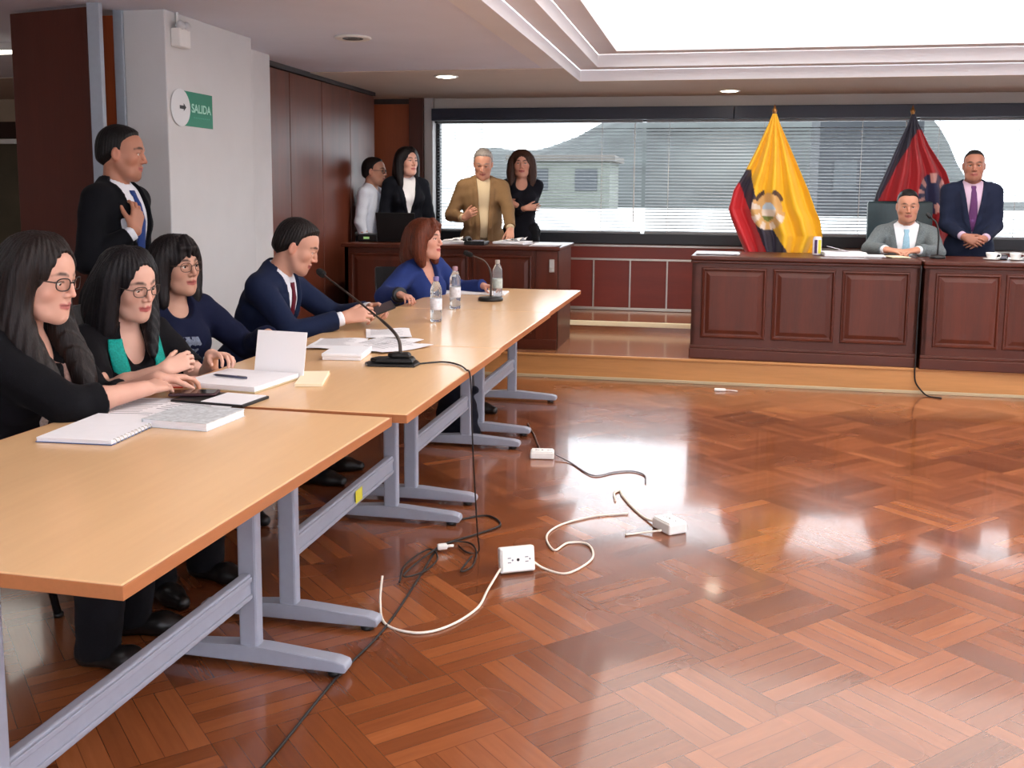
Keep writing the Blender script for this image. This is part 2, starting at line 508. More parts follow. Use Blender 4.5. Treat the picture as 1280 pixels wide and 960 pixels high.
def person(label, head, floor, heading, look=(0, 0, 0), lean=0.0, side=0.0, twist=0.0, neck=.25, h=1.66, female=False, build=1.0, fat=1.0,
           belly=0.0, arms=(None, None), legs='sit', outfit=None, hair=None, skin=(200, 150, 125), lip=(165, 90, 85), brow=(35, 25, 22),
           glasses=None, hs=1.0, fine=(.003, .0042, .006), group=None, stubble=0.0, gaze=(0, 0), seat=None, feet=None, hipyaw=0.0):
    P = Fig(); P.female = female; P.build = build; P.fat = fat; P.belly = belly; P.hs = hs; P.k = k = h/1.68
    P.sw = .154 if female else .172
    a = R(heading); fwd = np.array([math.cos(a), math.sin(a), 0]); rgt = np.array([math.sin(a), -math.cos(a), 0])
    B = np.stack([rgt, fwd, (0, 0, 1)], 1).astype(float)           # local -> world
    head = np.asarray(head, float)
    hl = np.array([0, 0, head[2]-floor])                            # head centre, local
    lean, side, twist = R(lean), R(side), R(twist)
    tz = nrm([math.sin(side), math.sin(lean), math.cos(lean)*math.cos(side)])
    ty = np.array([-math.sin(twist), math.cos(twist), 0]); ty = nrm(ty-tz*(ty@tz)); tx = np.cross(ty, tz)
    P.TM = np.stack([tx, ty, tz], 1)
    P.HM = eul(R(look[0]), R(look[1]), R(look[2])); P.Hc = hl
    nb = hl - nrm(tz*.8+np.array([0, math.sin(neck), math.cos(neck)*.9])*.9)*(.160 if female else .164)*k - P.HM[:, 1]*.012
    P.Pv = nb - P.TM @ np.array([0, -.012, .505])*k
    P.nb = nb
    base = head.copy(); base[2] = floor
    ofs = np.array([P.Pv[0], P.Pv[1], 0])                           # put the Empty under the hips
    hl = hl-ofs; P.Hc = hl; P.Pv = P.Pv-ofs; P.nb = nb-ofs
    origin = base + B@ofs; P.origin = origin; P.B = B
    toL = lambda w: B.T @ (np.asarray(w, float)-origin)
    P.root = empty('person', origin, a-math.pi/2); tag(P.root, label, 'person', group)
    # arms
    P.arm = []
    for right, A in zip((False, True), arms):
        A = A or {}
        q = Fig(); q.right = right; sx = 1 if right else -1
        q.S = P.Pv+P.TM@np.array([sx*(P.sw+.004), -.012, .448])*k
        if 'w' in A: W = toL(A['w'])
        else: W = q.S+np.array([sx*.06, .06, -.50])*k if 'l' not in A else P.Pv+np.array(A['l'])
        pole = np.array(A.get('pole', (sx*.6, -.8, -.5)), float)
        q.E, q.W = ik(q.S, W, .285*k, .250*k, pole)
        fore = nrm(q.W-q.E)
        q.d = nrm(B.T@np.array(A['dir'], float)) if 'dir' in A else (nrm(np.array(A['ldir'], float)) if 'ldir' in A else fore)
        q.n = B.T@np.array(A['palm'], float) if 'palm' in A else (np.array(A['lpalm'], float) if 'lpalm' in A else np.array([-sx, .1, -.1]))
        q.curl = A.get('curl', .35); q.spread = A.get('spread', .10); q.thumb = A.get('thumb', .5)
        P.arm.append(q)
    # legs
    P.leg = []
    for sx in (-1, 1):
        q = Fig(); q.H = P.Pv+np.array([sx*.088*build**.5, .0, -.02])*k
        if legs == 'sit':
            hy = R(hipyaw)
            f = np.array([sx*.11-.36*math.sin(hy), .36*math.cos(hy)+.02, .075])*1.0; f = np.array([P.Pv[0]+f[0]*k, P.Pv[1]+f[1]*k, .078])
            if feet: f = f+np.array([sx*feet[0], feet[1], 0])
            q.K, q.A = ik(q.H, f, .42*k, .405*k, (sx*.12, 1, .9)); q.f = np.array([sx*.15, 1, 0])
        else:
            f = np.array([P.Pv[0]+sx*.10*k, P.Pv[1]*.0+(0.02 if sx > 0 else -.03), .078])
            L = max(np.linalg.norm(q.H-f)/.985, .5); q.K, q.A = ik(q.H, f, L*.51, L*.49, (0, 1, 0)); q.f = np.array([sx*.25, 1, 0])
        P.leg.append(q)
    # ---------------- body
    pts = [P.Hc+np.array([0, 0, .16]), P.Hc-.13, P.Hc+.13, P.Pv-.22, P.Pv+.22]
    for q in P.arm: pts += [q.S+.05, q.S-.05, q.E+.06, q.E-.06, q.W+q.d*.21+.03, q.W+q.d*.21-.03, q.W+.06, q.W-.06]
    for q in P.leg: pts += [q.K+.09, q.K-.09, q.A+nrm(q.f)*.2+.05, q.A-.1]
    pts = np.array(pts); lo = pts.min(0); lo[2] = max(lo[2], -.005); hi = pts.max(0)
    fr = [(P.Hc, .145*hs, fine[0]), (P.nb+np.array([0, .04, 0]), .10, fine[1]*1.4)]+[(q.W+q.d*.09*k, .115, fine[1]) for q in P.arm]
    F = Field(lo, hi, .014, fr)
    torso(F, P, -.012)
    F.reset()
    neckr = (.046 if female else .055)*(fat**.5)
    F.cap(P.Pv+P.TM@np.array([0, -.018, .46])*k, P.Hc+P.HM@np.array([0, -.022, -.055])*hs, neckr+.004, neckr, .03)
    for q in P.arm:
        b = build**.4*(.9 if female else 1.0)
        F.cap(q.S, q.E, .046*b, .038*b, .03); F.cap(q.E, q.E*.6+q.W*.4, .037*b, .036*b, .02); F.cap(q.E*.6+q.W*.4, q.W, .036*b, .0255*b, .02)
        hand_shape(F, q.W, q.d, q.n, q.right, q.curl, q.spread, q.thumb, k*(.93 if female else 1.03))
    for q in P.leg:
        F.cap(q.H, q.K, .075*build**.5, .050, .05); F.cap(q.K, q.K*.62+q.A*.38, .048, .052, .03); F.cap(q.K*.62+q.A*.38, q.A, .052, .036, .03)
        f = nrm(q.f); F.cap(q.A+np.array([0, 0, -.035]), q.A+f*.12+np.array([0, 0, -.05]), .034, .022, .02)
    head_shape(F, P)
    V, Q = F.net(1); me = np_mesh('body', V, Q)
    # colours of the skin itself: lips, brows, lash line, a beard's shade; plus painted mouth-crease shade
    Lc = (V-P.Hc)@P.HM/hs
    base_c = np.array(lin(skin)); C = np.tile(base_c, (len(V), 1))
    nz = np.sin(V[:, 0]*57+2*np.sin(V[:, 2]*41))*np.sin(V[:, 1]*63+V[:, 2]*49)
    C *= (1+.035*nz)[:, None]
    def dist(poly):
        d = np.full(len(V), 9.)
        for p, q in zip(poly, poly[1:]):
            p = np.array(p); q = np.array(q); e = q-p; t = np.clip((Lc-p)@e/(e@e), 0, 1)
            d = np.minimum(d, np.linalg.norm(Lc-p-t[:, None]*e, axis=1))
        return d
    def mix(d, r, soft, col, amt=1.0):
        nonlocal C
        w = np.clip((r+soft-d)/soft, 0, 1)*amt; C = C*(1-w[:, None])+np.array(col)*w[:, None]
    blush = base_c*np.array([1.06, .86, .84])
    for sx in (-1, 1):
        mix(dist([(sx*.040, .066, -.025), (sx*.045, .06, -.03)]), .008, .024, blush, .45)
        mix(dist([(sx*.08, -.01, -.03), (sx*.08, -.01, .02)]), .018, .01, blush, .6)
    mix(dist([(0, .11, -.028), (0, .105, -.03)]), .010, .014, blush, .5)
    if stubble:
        g = base_c*np.array([.62, .60, .62])
        for sx in (-1, 1): mix(dist([(sx*.058, .01, -.06), (sx*.04, .045, -.092), (0, .075, -.10)]), .016, .018, g, stubble)
        mix(dist([(-.024, .085, -.046), (0, .095, -.046), (.024, .085, -.046)]), .004, .008, g, stubble)
    mix(dist([(-.022, .083, -.0600), (0, .095, -.0575), (.022, .083, -.0600)]), .0042, .003, lin(lip), .9)
    mix(dist([(-.019, .084, -.0665), (0, .094, -.0690), (.019, .084, -.0665)]), .0050, .003, lin(lip), .9)
    mix(dist([(-.022, .085, -.0622), (0, .094, -.0630), (.022, .085, -.0622)]), .0012, .0016, [v*.3 for v in lin(lip)], .8)  # shade of the mouth crease put into the colour
    for sx in (-1, 1):
        mix(dist([(sx*.013, .089, .0255), (sx*.022, .088, .0300), (sx*.034, .080, .0310), (sx*.049, .064, .0245)]), .0036 if female else .0050, .004, lin(brow), .9)
        mix(dist([(sx*.018, .083, .0065), (sx*.024, .0875, .0088), (sx*.031, .0890, .0100), (sx*.039, .0840, .0086), (sx*.047, .075, .0060)]), .0012, .0022, (.012, .009, .008), .9 if female else .55)
    paint(me, C)
    body = link('body', me, SKINM, P.root)
    # eyes
    for sx in (-1, 1):
        mb = bmesh.new(); bmesh.ops.create_uvsphere(mb, u_segments=20, v_segments=14, radius=.0122*hs)
        gd = Vector((math.sin(R(gaze[0])), math.cos(R(gaze[0])), -math.sin(R(gaze[1])))).normalized()
        for f in mb.faces:
            ang = f.calc_center_median().normalized().angle(gd); f.material_index = 2 if ang < .18 else (1 if ang < .46 else 0); f.smooth = True
        # orient poles along gaze so that the iris is round
        q = Vector((0, 0, 1)).rotation_difference(gd)
        bmesh.ops.rotate(mb, verts=mb.verts, cent=(0, 0, 0), matrix=q.to_matrix())
        for f in mb.faces:
            ang = f.calc_center_median().normalized().angle(gd); f.material_index = 2 if ang < .2 else (1 if ang < .50 else 0)
        em = bpy.data.meshes.new('eye'); mb.to_mesh(em); mb.free()
        M4 = Matrix([list(P.HM[i])+[0] for i in range(3)]+[[0, 0, 0, 1]])
        eo = link('eye', em, EYEM, P.root, loc=P.Hc+P.HM@np.array([sx*.0315, .0720, .0035])*hs); eo.rotation_euler = M4.to_euler()
    # glasses
    if glasses:
        HW = lambda p: P.Hc+P.HM@np.array(p)*hs
        mb = MB(); gm = mat('glasses_frame', glasses.get('rgb', (25, 20, 20)), .3); t = glasses.get('r', .0016)
        lens = []
        for sx in (-1, 1):
            ring = []
            for i in range(22):
                an = i*2*math.pi/22; cx = abs(math.cos(an))**.75*math.copysign(1, math.cos(an)); cz = abs(math.sin(an))**.75*math.copysign(1, math.sin(an))
                x = sx*.0335+.0235*cx; z = .002+.0180*cz*glasses.get('tall', 1.0)
                ring.append(HW((x, .1005-abs(x)**2*4.2, z)))
            mb.tube(ring, t, 6, closed=True); lens.append(ring)
            mb.tube([HW((sx*.057, .0870, .008)), HW((sx*.070, .074, .010)), HW((sx*.0765, .03, .009)), HW((sx*.0785, -.004, .008)), HW((sx*.077, -.02, -.008))], t, 6)
        mb.tube([HW((-.011, .1005, .006)), HW((0, .1035, .009)), HW((.011, .1005, .006))], t, 6)
        go = mb.build('glasses', gm, P.root)
        for ring in lens:
            l = MB(); l.poly(ring, [tuple(range(len(ring)))]); l.build('lens', GLASSM, go)
    P.fine = fine
    if hair: hair(P)
    if outfit: outfit(P)
    return P

# ---------------- hair
def hair_net(P, F, m, amp=.0012, freq=46, sm=1):
    F.frame(P.Hc, P.HM, P.hs)
    def st(D, X, Y, Z):
        th = np.arctan2(X, Y+.02)
        return D+amp*np.sin(th*freq*.8+.5*np.sin(Z*14+X*9))+amp*.5*np.sin(X*freq*5+2.2*np.sin(Z*9))*np.sin(Y*freq*5+Z*9)
    F.edit(st); F.reset()
    V, Q = F.net(sm); return link('hair', np_mesh('hair', V, Q), m, P.root)

def short_hair(rgb, top=.014, side=.006, quiff=.012, line=None, bald=False, rough=.5):
    def fn(P):
        h = P.fine[0]*1.1
        F = Field(P.Hc-.15*P.hs, P.Hc+.16*P.hs, h)
        F.frame(P.Hc, P.HM, P.hs)
        F.ell((0, -.020, .036), (.073+side, .093+side, .083+top*.8), .01)
        F.ell((0, .020, .052), (.064+side*.6, .066+quiff*.5, .050+top), .02)
        F.ell((0, -.05, -.01), (.066+side*.7, .060+side, .075), .02)
        ln = line or [(-.2, -.078), (-.075, -.075), (-.045, -.050), (-.022, -.030), (.006, -.028), (.020, -.012), (.024, .028), (.044, .060), (.062, .082), (.080, .092), (.2, .10)]
        ys = np.array([p[0] for p in ln]); zs = np.array([p[1] for p in ln])
        def hl(D, X, Y, Z):
            zl = np.interp(Y+.30*np.abs(X)-.010, ys, zs).astype(np.float32)
            D = D+(side+.011)*np.clip((zl+.034-Z)/.034, 0, 1)**1.3
            return np.maximum(D, (zl-Z)*.6)
        F.edit(hl)
        if bald: F.ell((0, .03, .12), (.05, .09, .05), .02, 's')
        hair_net(P, F, hair_mat('hair_short', rgb, rough))
    return fn

def long_hair(rgb, locks, cap=.017, part=0.0, line=None, back=None, face=(.052, .090, .094), fringe=None, amp=.0016, rough=.46, facez=-.02):
    """locks: list of (points, radii) in head-centred coordinates that turn with the head but hang straight"""
    def fn(P):
        h = P.fine[0]*1.25
        YM = eul(math.atan2(-P.HM[0, 1], P.HM[1, 1]), 0, 0)
        pts = [P.Hc-.15, P.Hc+.15]
        for lk, rd in locks: pts += [P.Hc+YM@np.array(p)+.05 for p in lk]+[P.Hc+YM@np.array(p)-.05 for p in lk]
        pts = np.array(pts); F = Field(pts.min(0)-.02, pts.max(0)+.02, h)
        F.frame(P.Hc, P.HM, P.hs)
        F.ell((0, -.020, .036), (.073+cap, .094+cap, .083+cap*.9), .01)
        F.ell((0, -.035, -.03), (.072+cap, .078+cap*.8, .085), .03)
        F.frame(P.Hc, YM, P.hs)
        for lk, rd in locks: F.chain([Vector(p) for p in spline(lk, 4)] if len(lk) > 2 else lk, list(np.interp(np.linspace(0, 1, (len(lk)-1)*4+1), np.linspace(0, 1, len(rd)), rd)) if len(lk) > 2 else rd, .022)
        F.frame(P.Hc, P.HM, P.hs)
        # the face stays free
        fx, fy, fz = face
        F.ell((part*.3, .095, facez), (fx, fy, fz), .012, 's')
        if fringe:
            for lk, rd in fringe: F.chain(lk, rd, .010)
        hair_net(P, F, hair_mat('hair_long', rgb, rough), amp)
    return fn

# ---------------- outfits
def trousers(P, rgb, h=.012, r=(.094, .072, .064)):
    m = cloth(rgb)
    pts = [P.Pv-.24, P.Pv+.24]
    for q in P.leg: pts += [q.K-.13, q.K+.13, q.A-.1, q.A+.1]
    pts = np.array(pts); F = Field(pts.min(0), pts.max(0), h)
    F.frame(P.Pv, P.TM, P.k); F.ell((0, -.005, .0), (.168*P.build, .122*P.build, .11), .03)
    F.reset()
    for q in P.leg:
        b = P.build**.4
        F.cap(q.H, q.K, r[0]*b, r[1]*b, .05); F.cap(q.K, q.A+np.array([0, 0, -.02]), r[1]*b, r[2], .03)
    wrinkle(F, .003, P)
    F.edit(lambda D, X, Y, Z: np.maximum(D, .035-Z))
    garment(P, 'trousers', F, m)

def shoes(P, m=None, heel=False):
    for q in P.leg:
        f = nrm(q.f); A = q.A; F = Field(A+np.array([-.24, -.24, -.085]), A+np.array([.24, .24, .05]), .007)
        g = lambda a, z: np.array([A[0], A[1], 0])+f*a+np.array([0, 0, z])
        F.cap(g(-.035, .042), g(-.02, .06), .036, .034, .02); F.cap(g(-.03, .03), g(.10, .028), .032, .036, .03); F.cap(g(.10, .028), g(.165, .022), .036, .026, .03)
        F.edit(lambda D, X, Y, Z: np.maximum(D, .002-Z))
        garment(P, 'shoe', F, m or SHOEM)

def neck_cut(F, P, r=.058, z=.50, back=.0):
    F.reset(); a = P.Pv+P.TM@np.array([0, -.012, z])*P.k
    b = P.Hc+P.HM@np.array([0, -.022, -.03])*P.hs
    F.cap(a, a+(b-a)*1.6, r, r*1.05, .008, 's')

def collar_ring(F, P, r, z0, thick, gap, tilt=-.028, n=14, k=.006, rise=0.0):
    F.frame(P.Pv, P.TM, P.k)
    pts = []
    for i in range(n+1):
        a = -math.pi/2 + (i/n*2-1)*(math.pi-gap)
        pts.append((r*math.cos(a), -.012+r*1.05*math.sin(a), z0+tilt*(math.sin(a)+1)/2+rise))
    F.chain(pts, thick, k)

def suit(rgb, shirt=(225, 228, 235), tie=None, tie_w=.034, h=.006, trous=None, button=.17, vw=.078, open_hem=0.0, collar=True, hem=-.15, lapel=True, cuff=True, weave=300, noise=.12, buttons=1, tieless_gap=.02, long=1.0):
    def fn(P):
        trousers(P, trous or rgb); shoes(P)
        sit = hem > -.1
        # shirt
        F = clothes_box(P, h)
        torso(F, P, .006)
        F.frame(P.Pv, P.TM, P.k); F.edit(lambda D, X, Y, Z: np.maximum(D, -.10-Z))
        neck_cut(F, P, .056*P.fat**.5, .505)
        F.reset()
        for A in P.arm:
            Q = A.E+(A.W-A.E)*.98
            F.cap(A.E, Q, .040, .033, .01); u = nrm(A.W-A.E); c_ = F.region(Q+u*.02, .05)
            if c_ is not None:
                X, Y, Z = F.local(c_); F.D[c_] = np.maximum(F.D[c_], ((X-Q[0])*u[0]+(Y-Q[1])*u[1]+(Z-Q[2])*u[2]))
        collar_ring(F, P, .060*P.fat**.5, .545, .0095, .50 if tie is None else .30, -.045)
        collar_ring(F, P, .062*P.fat**.5, .532, .0100, .55 if tie is None else .34, -.045)
        Fs = F; sh = garment(P, 'shirt', F, cloth(shirt, .7, 400, .04))
        if tie is not None:
            rows = [(0, .500, .019), (0, .485, .020), (0, .470, .015), (0, .44, tie_w*.62), (0, .36, tie_w*.8), (0, .28, tie_w*.95), (0, .20, tie_w), (0, .12, tie_w*1.05), (0, .05, tie_w), (0, .0, .008)]
            rows = [q for q in rows if q[1] > button-.05]
            strip(P, 'tie', Fs, cloth(tie, .55, 220, .2), rows, .008, .006, bulge=.004)
        # jacket
        F = clothes_box(P, h)
        torso(F, P, .019, skirt=(.17 if not sit else .12)*long)
        sleeves(F, P, .058, .050, .040, .93 if cuff else .99)
        wrinkle(F, .0020, P)
        F.frame(P.Pv, P.TM, P.k)
        def cut(D, X, Y, Z):
            t = np.clip((Z-button)/(.49-button), 0, 1.2); w = vw*t**.85
            if open_hem: w = np.maximum(w, open_hem*np.clip((button+.06-Z)/.3, 0, 1)+(open_hem*.6 if button < 0 else 0))
            fr = np.clip(Y*40, 0, 1)
            if lapel:
                lw = .050*np.clip((Z-button)/.10, 0, 1)*np.clip((.47-Z)/.02, .55, 1)
                on = np.clip((w+lw-np.abs(X))*90, 0, 1)*np.clip((Z-button+.0)*60, 0, 1)*np.clip((.53-Z)*30, 0, 1)
                D = D-.0065*on*fr
            c = np.maximum(np.maximum((np.abs(X)-w)*.9, -Y), (button-Z) if not open_hem else -9)
            D = np.maximum(D, -c*P.k)
            return np.maximum(D, (hem-Z)*P.k)
        F.edit(cut)
        neck_cut(F, P, .066*P.fat**.5, .50)
        if collar: collar_ring(F, P, .072*P.fat**.5, .528, .013, 1.05, -.035)
        jk = garment(P, 'jacket', F, cloth(rgb, .8, weave, noise))
        for i in range(buttons):
            p = fr_y(P, F, .004, button-.02-.11*i, .002); mb = MB()
            z = Vector(P.TM[:, 1]); q = Vector((0, 0, 1)).rotation_difference(z).to_matrix().to_4x4(); q.translation = Vector(p)
            mb.lathe([(.0, 0), (.008, .0), (.0085, .002), (.006, .0035), (0, .003)], 14, q); mb.build('button', SHOEM, jk)
        P.jF = F; P.sF = Fs
    return fn

def top(rgb, sleeve=1.0, neckc=(0, .085, .515), neckr=(.080, .085, .085), off=.012, h=.006, trous=(20, 20, 24), hem=-.13, name='top', fabric=None, wr=.0022, loose=0.0, after=None, vneck=None):
    def fn(P):
        trousers(P, trous); shoes(P)
        F = clothes_box(P, h)
        torso(F, P, off+loose*.5, skirt=.13)
        sleeves(F, P, .054+loose, .046+loose, .036+loose*.7, sleeve)
        wrinkle(F, wr, P)
        neck_cut(F, P, .060, .505)
        F.frame(P.Pv, P.TM, P.k)
        if neckc is not None: F.ell(neckc, neckr, .006, 's')
        if vneck is not None:
            zb, w0 = vneck
            def cut(D, X, Y, Z):
                c = np.maximum((np.abs(X)-w0*np.clip((Z-zb)/(.5-zb), 0, 1.2))*.9, np.maximum(-Y, zb-Z)); return np.maximum(D, -c*P.k)
            F.edit(cut)
        F.edit(lambda D, X, Y, Z: np.maximum(D, (hem-Z)*P.k))
        garment(P, name, F, fabric or cloth(rgb))
        P.jF = F
        if after: after(P, F)
    return fn
# ------------------------------------------------------------------ room materials
def wood(name, rgb, dark=.6, scale=6.0, stretch=(1, 1, .08), rough=.35, coat=.0, bump=.05, spec=.5):
    m, nt, b = new_mat(name); N = nt.nodes; L = nt.links
    tc = N.new('ShaderNodeTexCoord'); mp = N.new('ShaderNodeMapping'); mp.inputs['Scale'].default_value = stretch
    L.new(tc.outputs['Object'], mp.inputs['Vector'])
    n = N.new('ShaderNodeTexNoise'); n.inputs['Scale'].default_value = scale; n.inputs['Detail'].default_value = 6; n.inputs['Distortion'].default_value = .6
    L.new(mp.outputs['Vector'], n.inputs['Vector'])
    n2 = N.new('ShaderNodeTexNoise'); n2.inputs['Scale'].default_value = scale*14; n2.inputs['Detail'].default_value = 2
    L.new(mp.outputs['Vector'], n2.inputs['Vector'])
    mx = N.new('ShaderNodeMath'); mx.operation = 'MULTIPLY_ADD'; mx.inputs[1].default_value = .35
    L.new(n2.outputs['Fac'], mx.inputs[0]); L.new(n.outputs['Fac'], mx.inputs[2])
    cr = N.new('ShaderNodeValToRGB'); c = lin(rgb)
    cr.color_ramp.elements[0].position = .45; cr.color_ramp.elements[1].position = .9
    cr.color_ramp.elements[0].color = (*[v*dark for v in c], 1); cr.color_ramp.elements[1].color = (*c, 1)
    L.new(mx.outputs[0], cr.inputs['Fac']); L.new(cr.outputs['Color'], b.inputs['Base Color'])
    b.inputs['Roughness'].default_value = rough; b.inputs['Coat Weight'].default_value = coat; b.inputs['Coat Roughness'].default_value = .12
    b.inputs['Specular IOR Level'].default_value = spec
    bp = N.new('ShaderNodeBump'); bp.inputs['Strength'].default_value = bump; bp.inputs['Distance'].default_value = .004
    L.new(n2.outputs['Fac'], bp.inputs['Height']); L.new(bp.outputs['Normal'], b.inputs['Normal'])
    return m

def parquet():
    m, nt, b = new_mat('parquet'); N = nt.nodes; L = nt.links
    def math_(op, a, bb=None, cc=None):
        n = N.new('ShaderNodeMath'); n.operation = op
        for i, v in enumerate((a, bb, cc)):
            if v is None: continue
            if isinstance(v, (int, float)): n.inputs[i].default_value = v
            else: L.new(v, n.inputs[i])
        return n.outputs[0]
    tc = N.new('ShaderNodeTexCoord'); mp = N.new('ShaderNodeMapping'); mp.inputs['Rotation'].default_value = (0, 0, R(45))
    T = .34; K = 6
    mp.inputs['Scale'].default_value = (1/T, 1/T, 1)
    L.new(tc.outputs['Object'], mp.inputs['Vector'])
    sp = N.new('ShaderNodeSeparateXYZ'); L.new(mp.outputs['Vector'], sp.inputs[0])
    u, v = sp.outputs['X'], sp.outputs['Y']
    cu, cv = math_('FLOOR', u), math_('FLOOR', v)
    par = math_('FLOORED_MODULO', math_('ADD', cu, cv), 2.0)
    fu, fv = math_('SUBTRACT', u, cu), math_('SUBTRACT', v, cv)
    # across the planks: u in even squares, v in odd ones
    ac = math_('ADD', math_('MULTIPLY', fu, math_('SUBTRACT', 1.0, par)), math_('MULTIPLY', fv, par))
    al = math_('ADD', math_('MULTIPLY', fv, math_('SUBTRACT', 1.0, par)), math_('MULTIPLY', fu, par))
    pk = math_('MULTIPLY', ac, float(K)); pi = math_('FLOOR', pk); pf = math_('SUBTRACT', pk, pi)
    cb = N.new('ShaderNodeCombineXYZ'); L.new(cu, cb.inputs[0]); L.new(cv, cb.inputs[1]); L.new(pi, cb.inputs[2])
    wn = N.new('ShaderNodeTexWhiteNoise'); wn.noise_dimensions = '3D'; L.new(cb.outputs[0], wn.inputs['Vector'])
    cb2 = N.new('ShaderNodeCombineXYZ'); L.new(cu, cb2.inputs[0]); L.new(cv, cb2.inputs[1])
    wn2 = N.new('ShaderNodeTexWhiteNoise'); wn2.noise_dimensions = '3D'; L.new(cb2.outputs[0], wn2.inputs['Vector'])
    # grain along the plank
    cg = N.new('ShaderNodeCombineXYZ'); L.new(math_('MULTIPLY', pk, 2.6), cg.inputs[0]); L.new(math_('MULTIPLY', al, 1.3), cg.inputs[1]); L.new(math_('MULTIPLY', wn.outputs['Value'], 40.0), cg.inputs[2])
    gn = N.new('ShaderNodeTexNoise'); gn.inputs['Scale'].default_value = 1.6; gn.inputs['Detail'].default_value = 5; L.new(cg.outputs[0], gn.inputs['Vector'])
    tone = math_('ADD', math_('ADD', math_('MULTIPLY_ADD', wn.outputs['Value'], .36, .12), math_('MULTIPLY', wn2.outputs['Value'], .24)), math_('MULTIPLY', gn.outputs['Fac'], .24))
    cr = N.new('ShaderNodeValToRGB'); e = cr.color_ramp.elements
    e[0].position = .12; e[0].color = (*lin((84, 42, 20)), 1); e[1].position = .95; e[1].color = (*lin((172, 110, 66)), 1)
    k = cr.color_ramp.elements.new(.5); k.color = (*lin((124, 68, 36)), 1)
    k = cr.color_ramp.elements.new(.74); k.color = (*lin((146, 84, 46)), 1)
    L.new(tone, cr.inputs['Fac'])
    edge = math_('MINIMUM', math_('MULTIPLY', math_('MINIMUM', pf, math_('SUBTRACT', 1.0, pf)), 1/K), math_('MINIMUM', al, math_('SUBTRACT', 1.0, al)))
    gap = math_('LESS_THAN', edge, .0035)
    mx = N.new('ShaderNodeMix'); mx.data_type = 'RGBA'; mx.inputs[7].default_value = (*lin((60, 28, 14)), 1)
    L.new(math_('MULTIPLY', gap, .55), mx.inputs[0]); L.new(cr.outputs['Color'], mx.inputs[6]); L.new(mx.outputs[2], b.inputs['Base Color'])
    rn = N.new('ShaderNodeTexNoise'); rn.inputs['Scale'].default_value = 2.2; L.new(tc.outputs['Object'], rn.inputs['Vector'])
    L.new(math_('MULTIPLY_ADD', rn.outputs['Fac'], .12, .20), b.inputs['Roughness'])
    bp = N.new('ShaderNodeBump'); bp.inputs['Strength'].default_value = .04; bp.inputs['Distance'].default_value = .004
    L.new(gn.outputs['Fac'], bp.inputs['Height']); L.new(bp.outputs['Normal'], b.inputs['Normal'])
    b.inputs['Specular IOR Level'].default_value = .5; b.inputs['Coat Weight'].default_value = .6; b.inputs['Coat Roughness'].default_value = .08
    return m

def emit(name, rgb, strength):
    m, nt, b = new_mat(name); b.inputs['Base Color'].default_value = (*lin(rgb), 1)
    b.inputs['Emission Color'].default_value = (*lin(rgb), 1); b.inputs['Emission Strength'].default_value = strength; return m

M_plaster = mat('white_plaster', (214, 214, 214), .85, noise=.03, nscale=6, bump=.06, bscale=90)
M_pillar = mat('pillar_plaster', (206, 207, 207), .85, noise=.02, nscale=5, bump=.04, bscale=90)
M_ceil = mat('ceiling_paint', (222, 226, 240), .9, noise=.02, nscale=3)
M_ceil_downlit = mat('ceiling_downlit_tone', (204, 190, 176), .9, noise=.02, nscale=3)  # warm downlight tone on the back ceiling, put into its colour
M_cove = mat('cove_paint', (226, 226, 230), .85, noise=.02, nscale=3)
M_panel = wood('mahogany_panel', (112, 56, 38), .62, 7, (1, 1, .07), .38, bump=.04)
M_orange = wood('cherry_panel', (168, 84, 46), .7, 6, (1, 1, .07), .36)
M_darkdoor = wood('dark_brown_door', (86, 40, 27), .7, 6, (1, 1, .06), .4)
M_bench = wood('bench_mahogany', (84, 36, 19), .6, 7, (.08, 1, 1), .34, spec=.35)
M_benchv = wood('bench_mahogany_upright', (88, 37, 19), .6, 7, (1, 1, .08), .34, spec=.35)
M_red = wood('red_wainscot', (124, 44, 30), .75, 6, (.1, 1, 1), .4)
M_stage = wood('platform_boards', (176, 118, 82), .72, 5, (.1, 1, 1), .2, coat=.4)
M_step = wood('step_riser', (196, 138, 80), .72, 5, (.07, 1, 1), .4)
M_top = wood('beech_laminate', (230, 188, 140), .90, 4, (1, .09, 1), .27, bump=.01, coat=.15)
M_edge = wood('beech_edge', (176, 112, 68), .8, 9, (1, .1, 1), .4)
M_grey = mat('grey_steel', (150, 155, 168), .42, metal=.0, spec=.5, noise=.03, nscale=30)
M_alu = mat('brushed_aluminium', (188, 186, 178), .35, metal=.7, noise=.04, nscale=20, stretch=(.1, 1, 1))
M_jamb = mat('grey_jamb', (160, 170, 180), .5, noise=.03)
M_navy = mat('navy_headrail', (26, 31, 48), .45, noise=.1, nscale=4)
M_darkframe = mat('dark_window_frame', (30, 33, 38), .4)
M_black = mat('black_plastic', (20, 21, 23), .42, noise=.1, nscale=60)
M_blackfab = mat('black_chair_fabric', (21, 21, 25), .9, noise=.2, nscale=200, bump=.3, bscale=500, sheen=.2)
M_paper = mat('white_paper', (236, 236, 240), .85, noise=.015, nscale=30)
M_white = mat('white_plastic', (232, 232, 228), .4, noise=.02, nscale=30)
M_slat = mat('blind_slat', (118, 120, 124), .5, noise=.02, nscale=5)

# ------------------------------------------------------------------ shell
def sbox(name, lo, hi, m, bev=0.0):
    mb = MB(); mb.box(lo, hi, bev); return struct(mb.build(name, m))

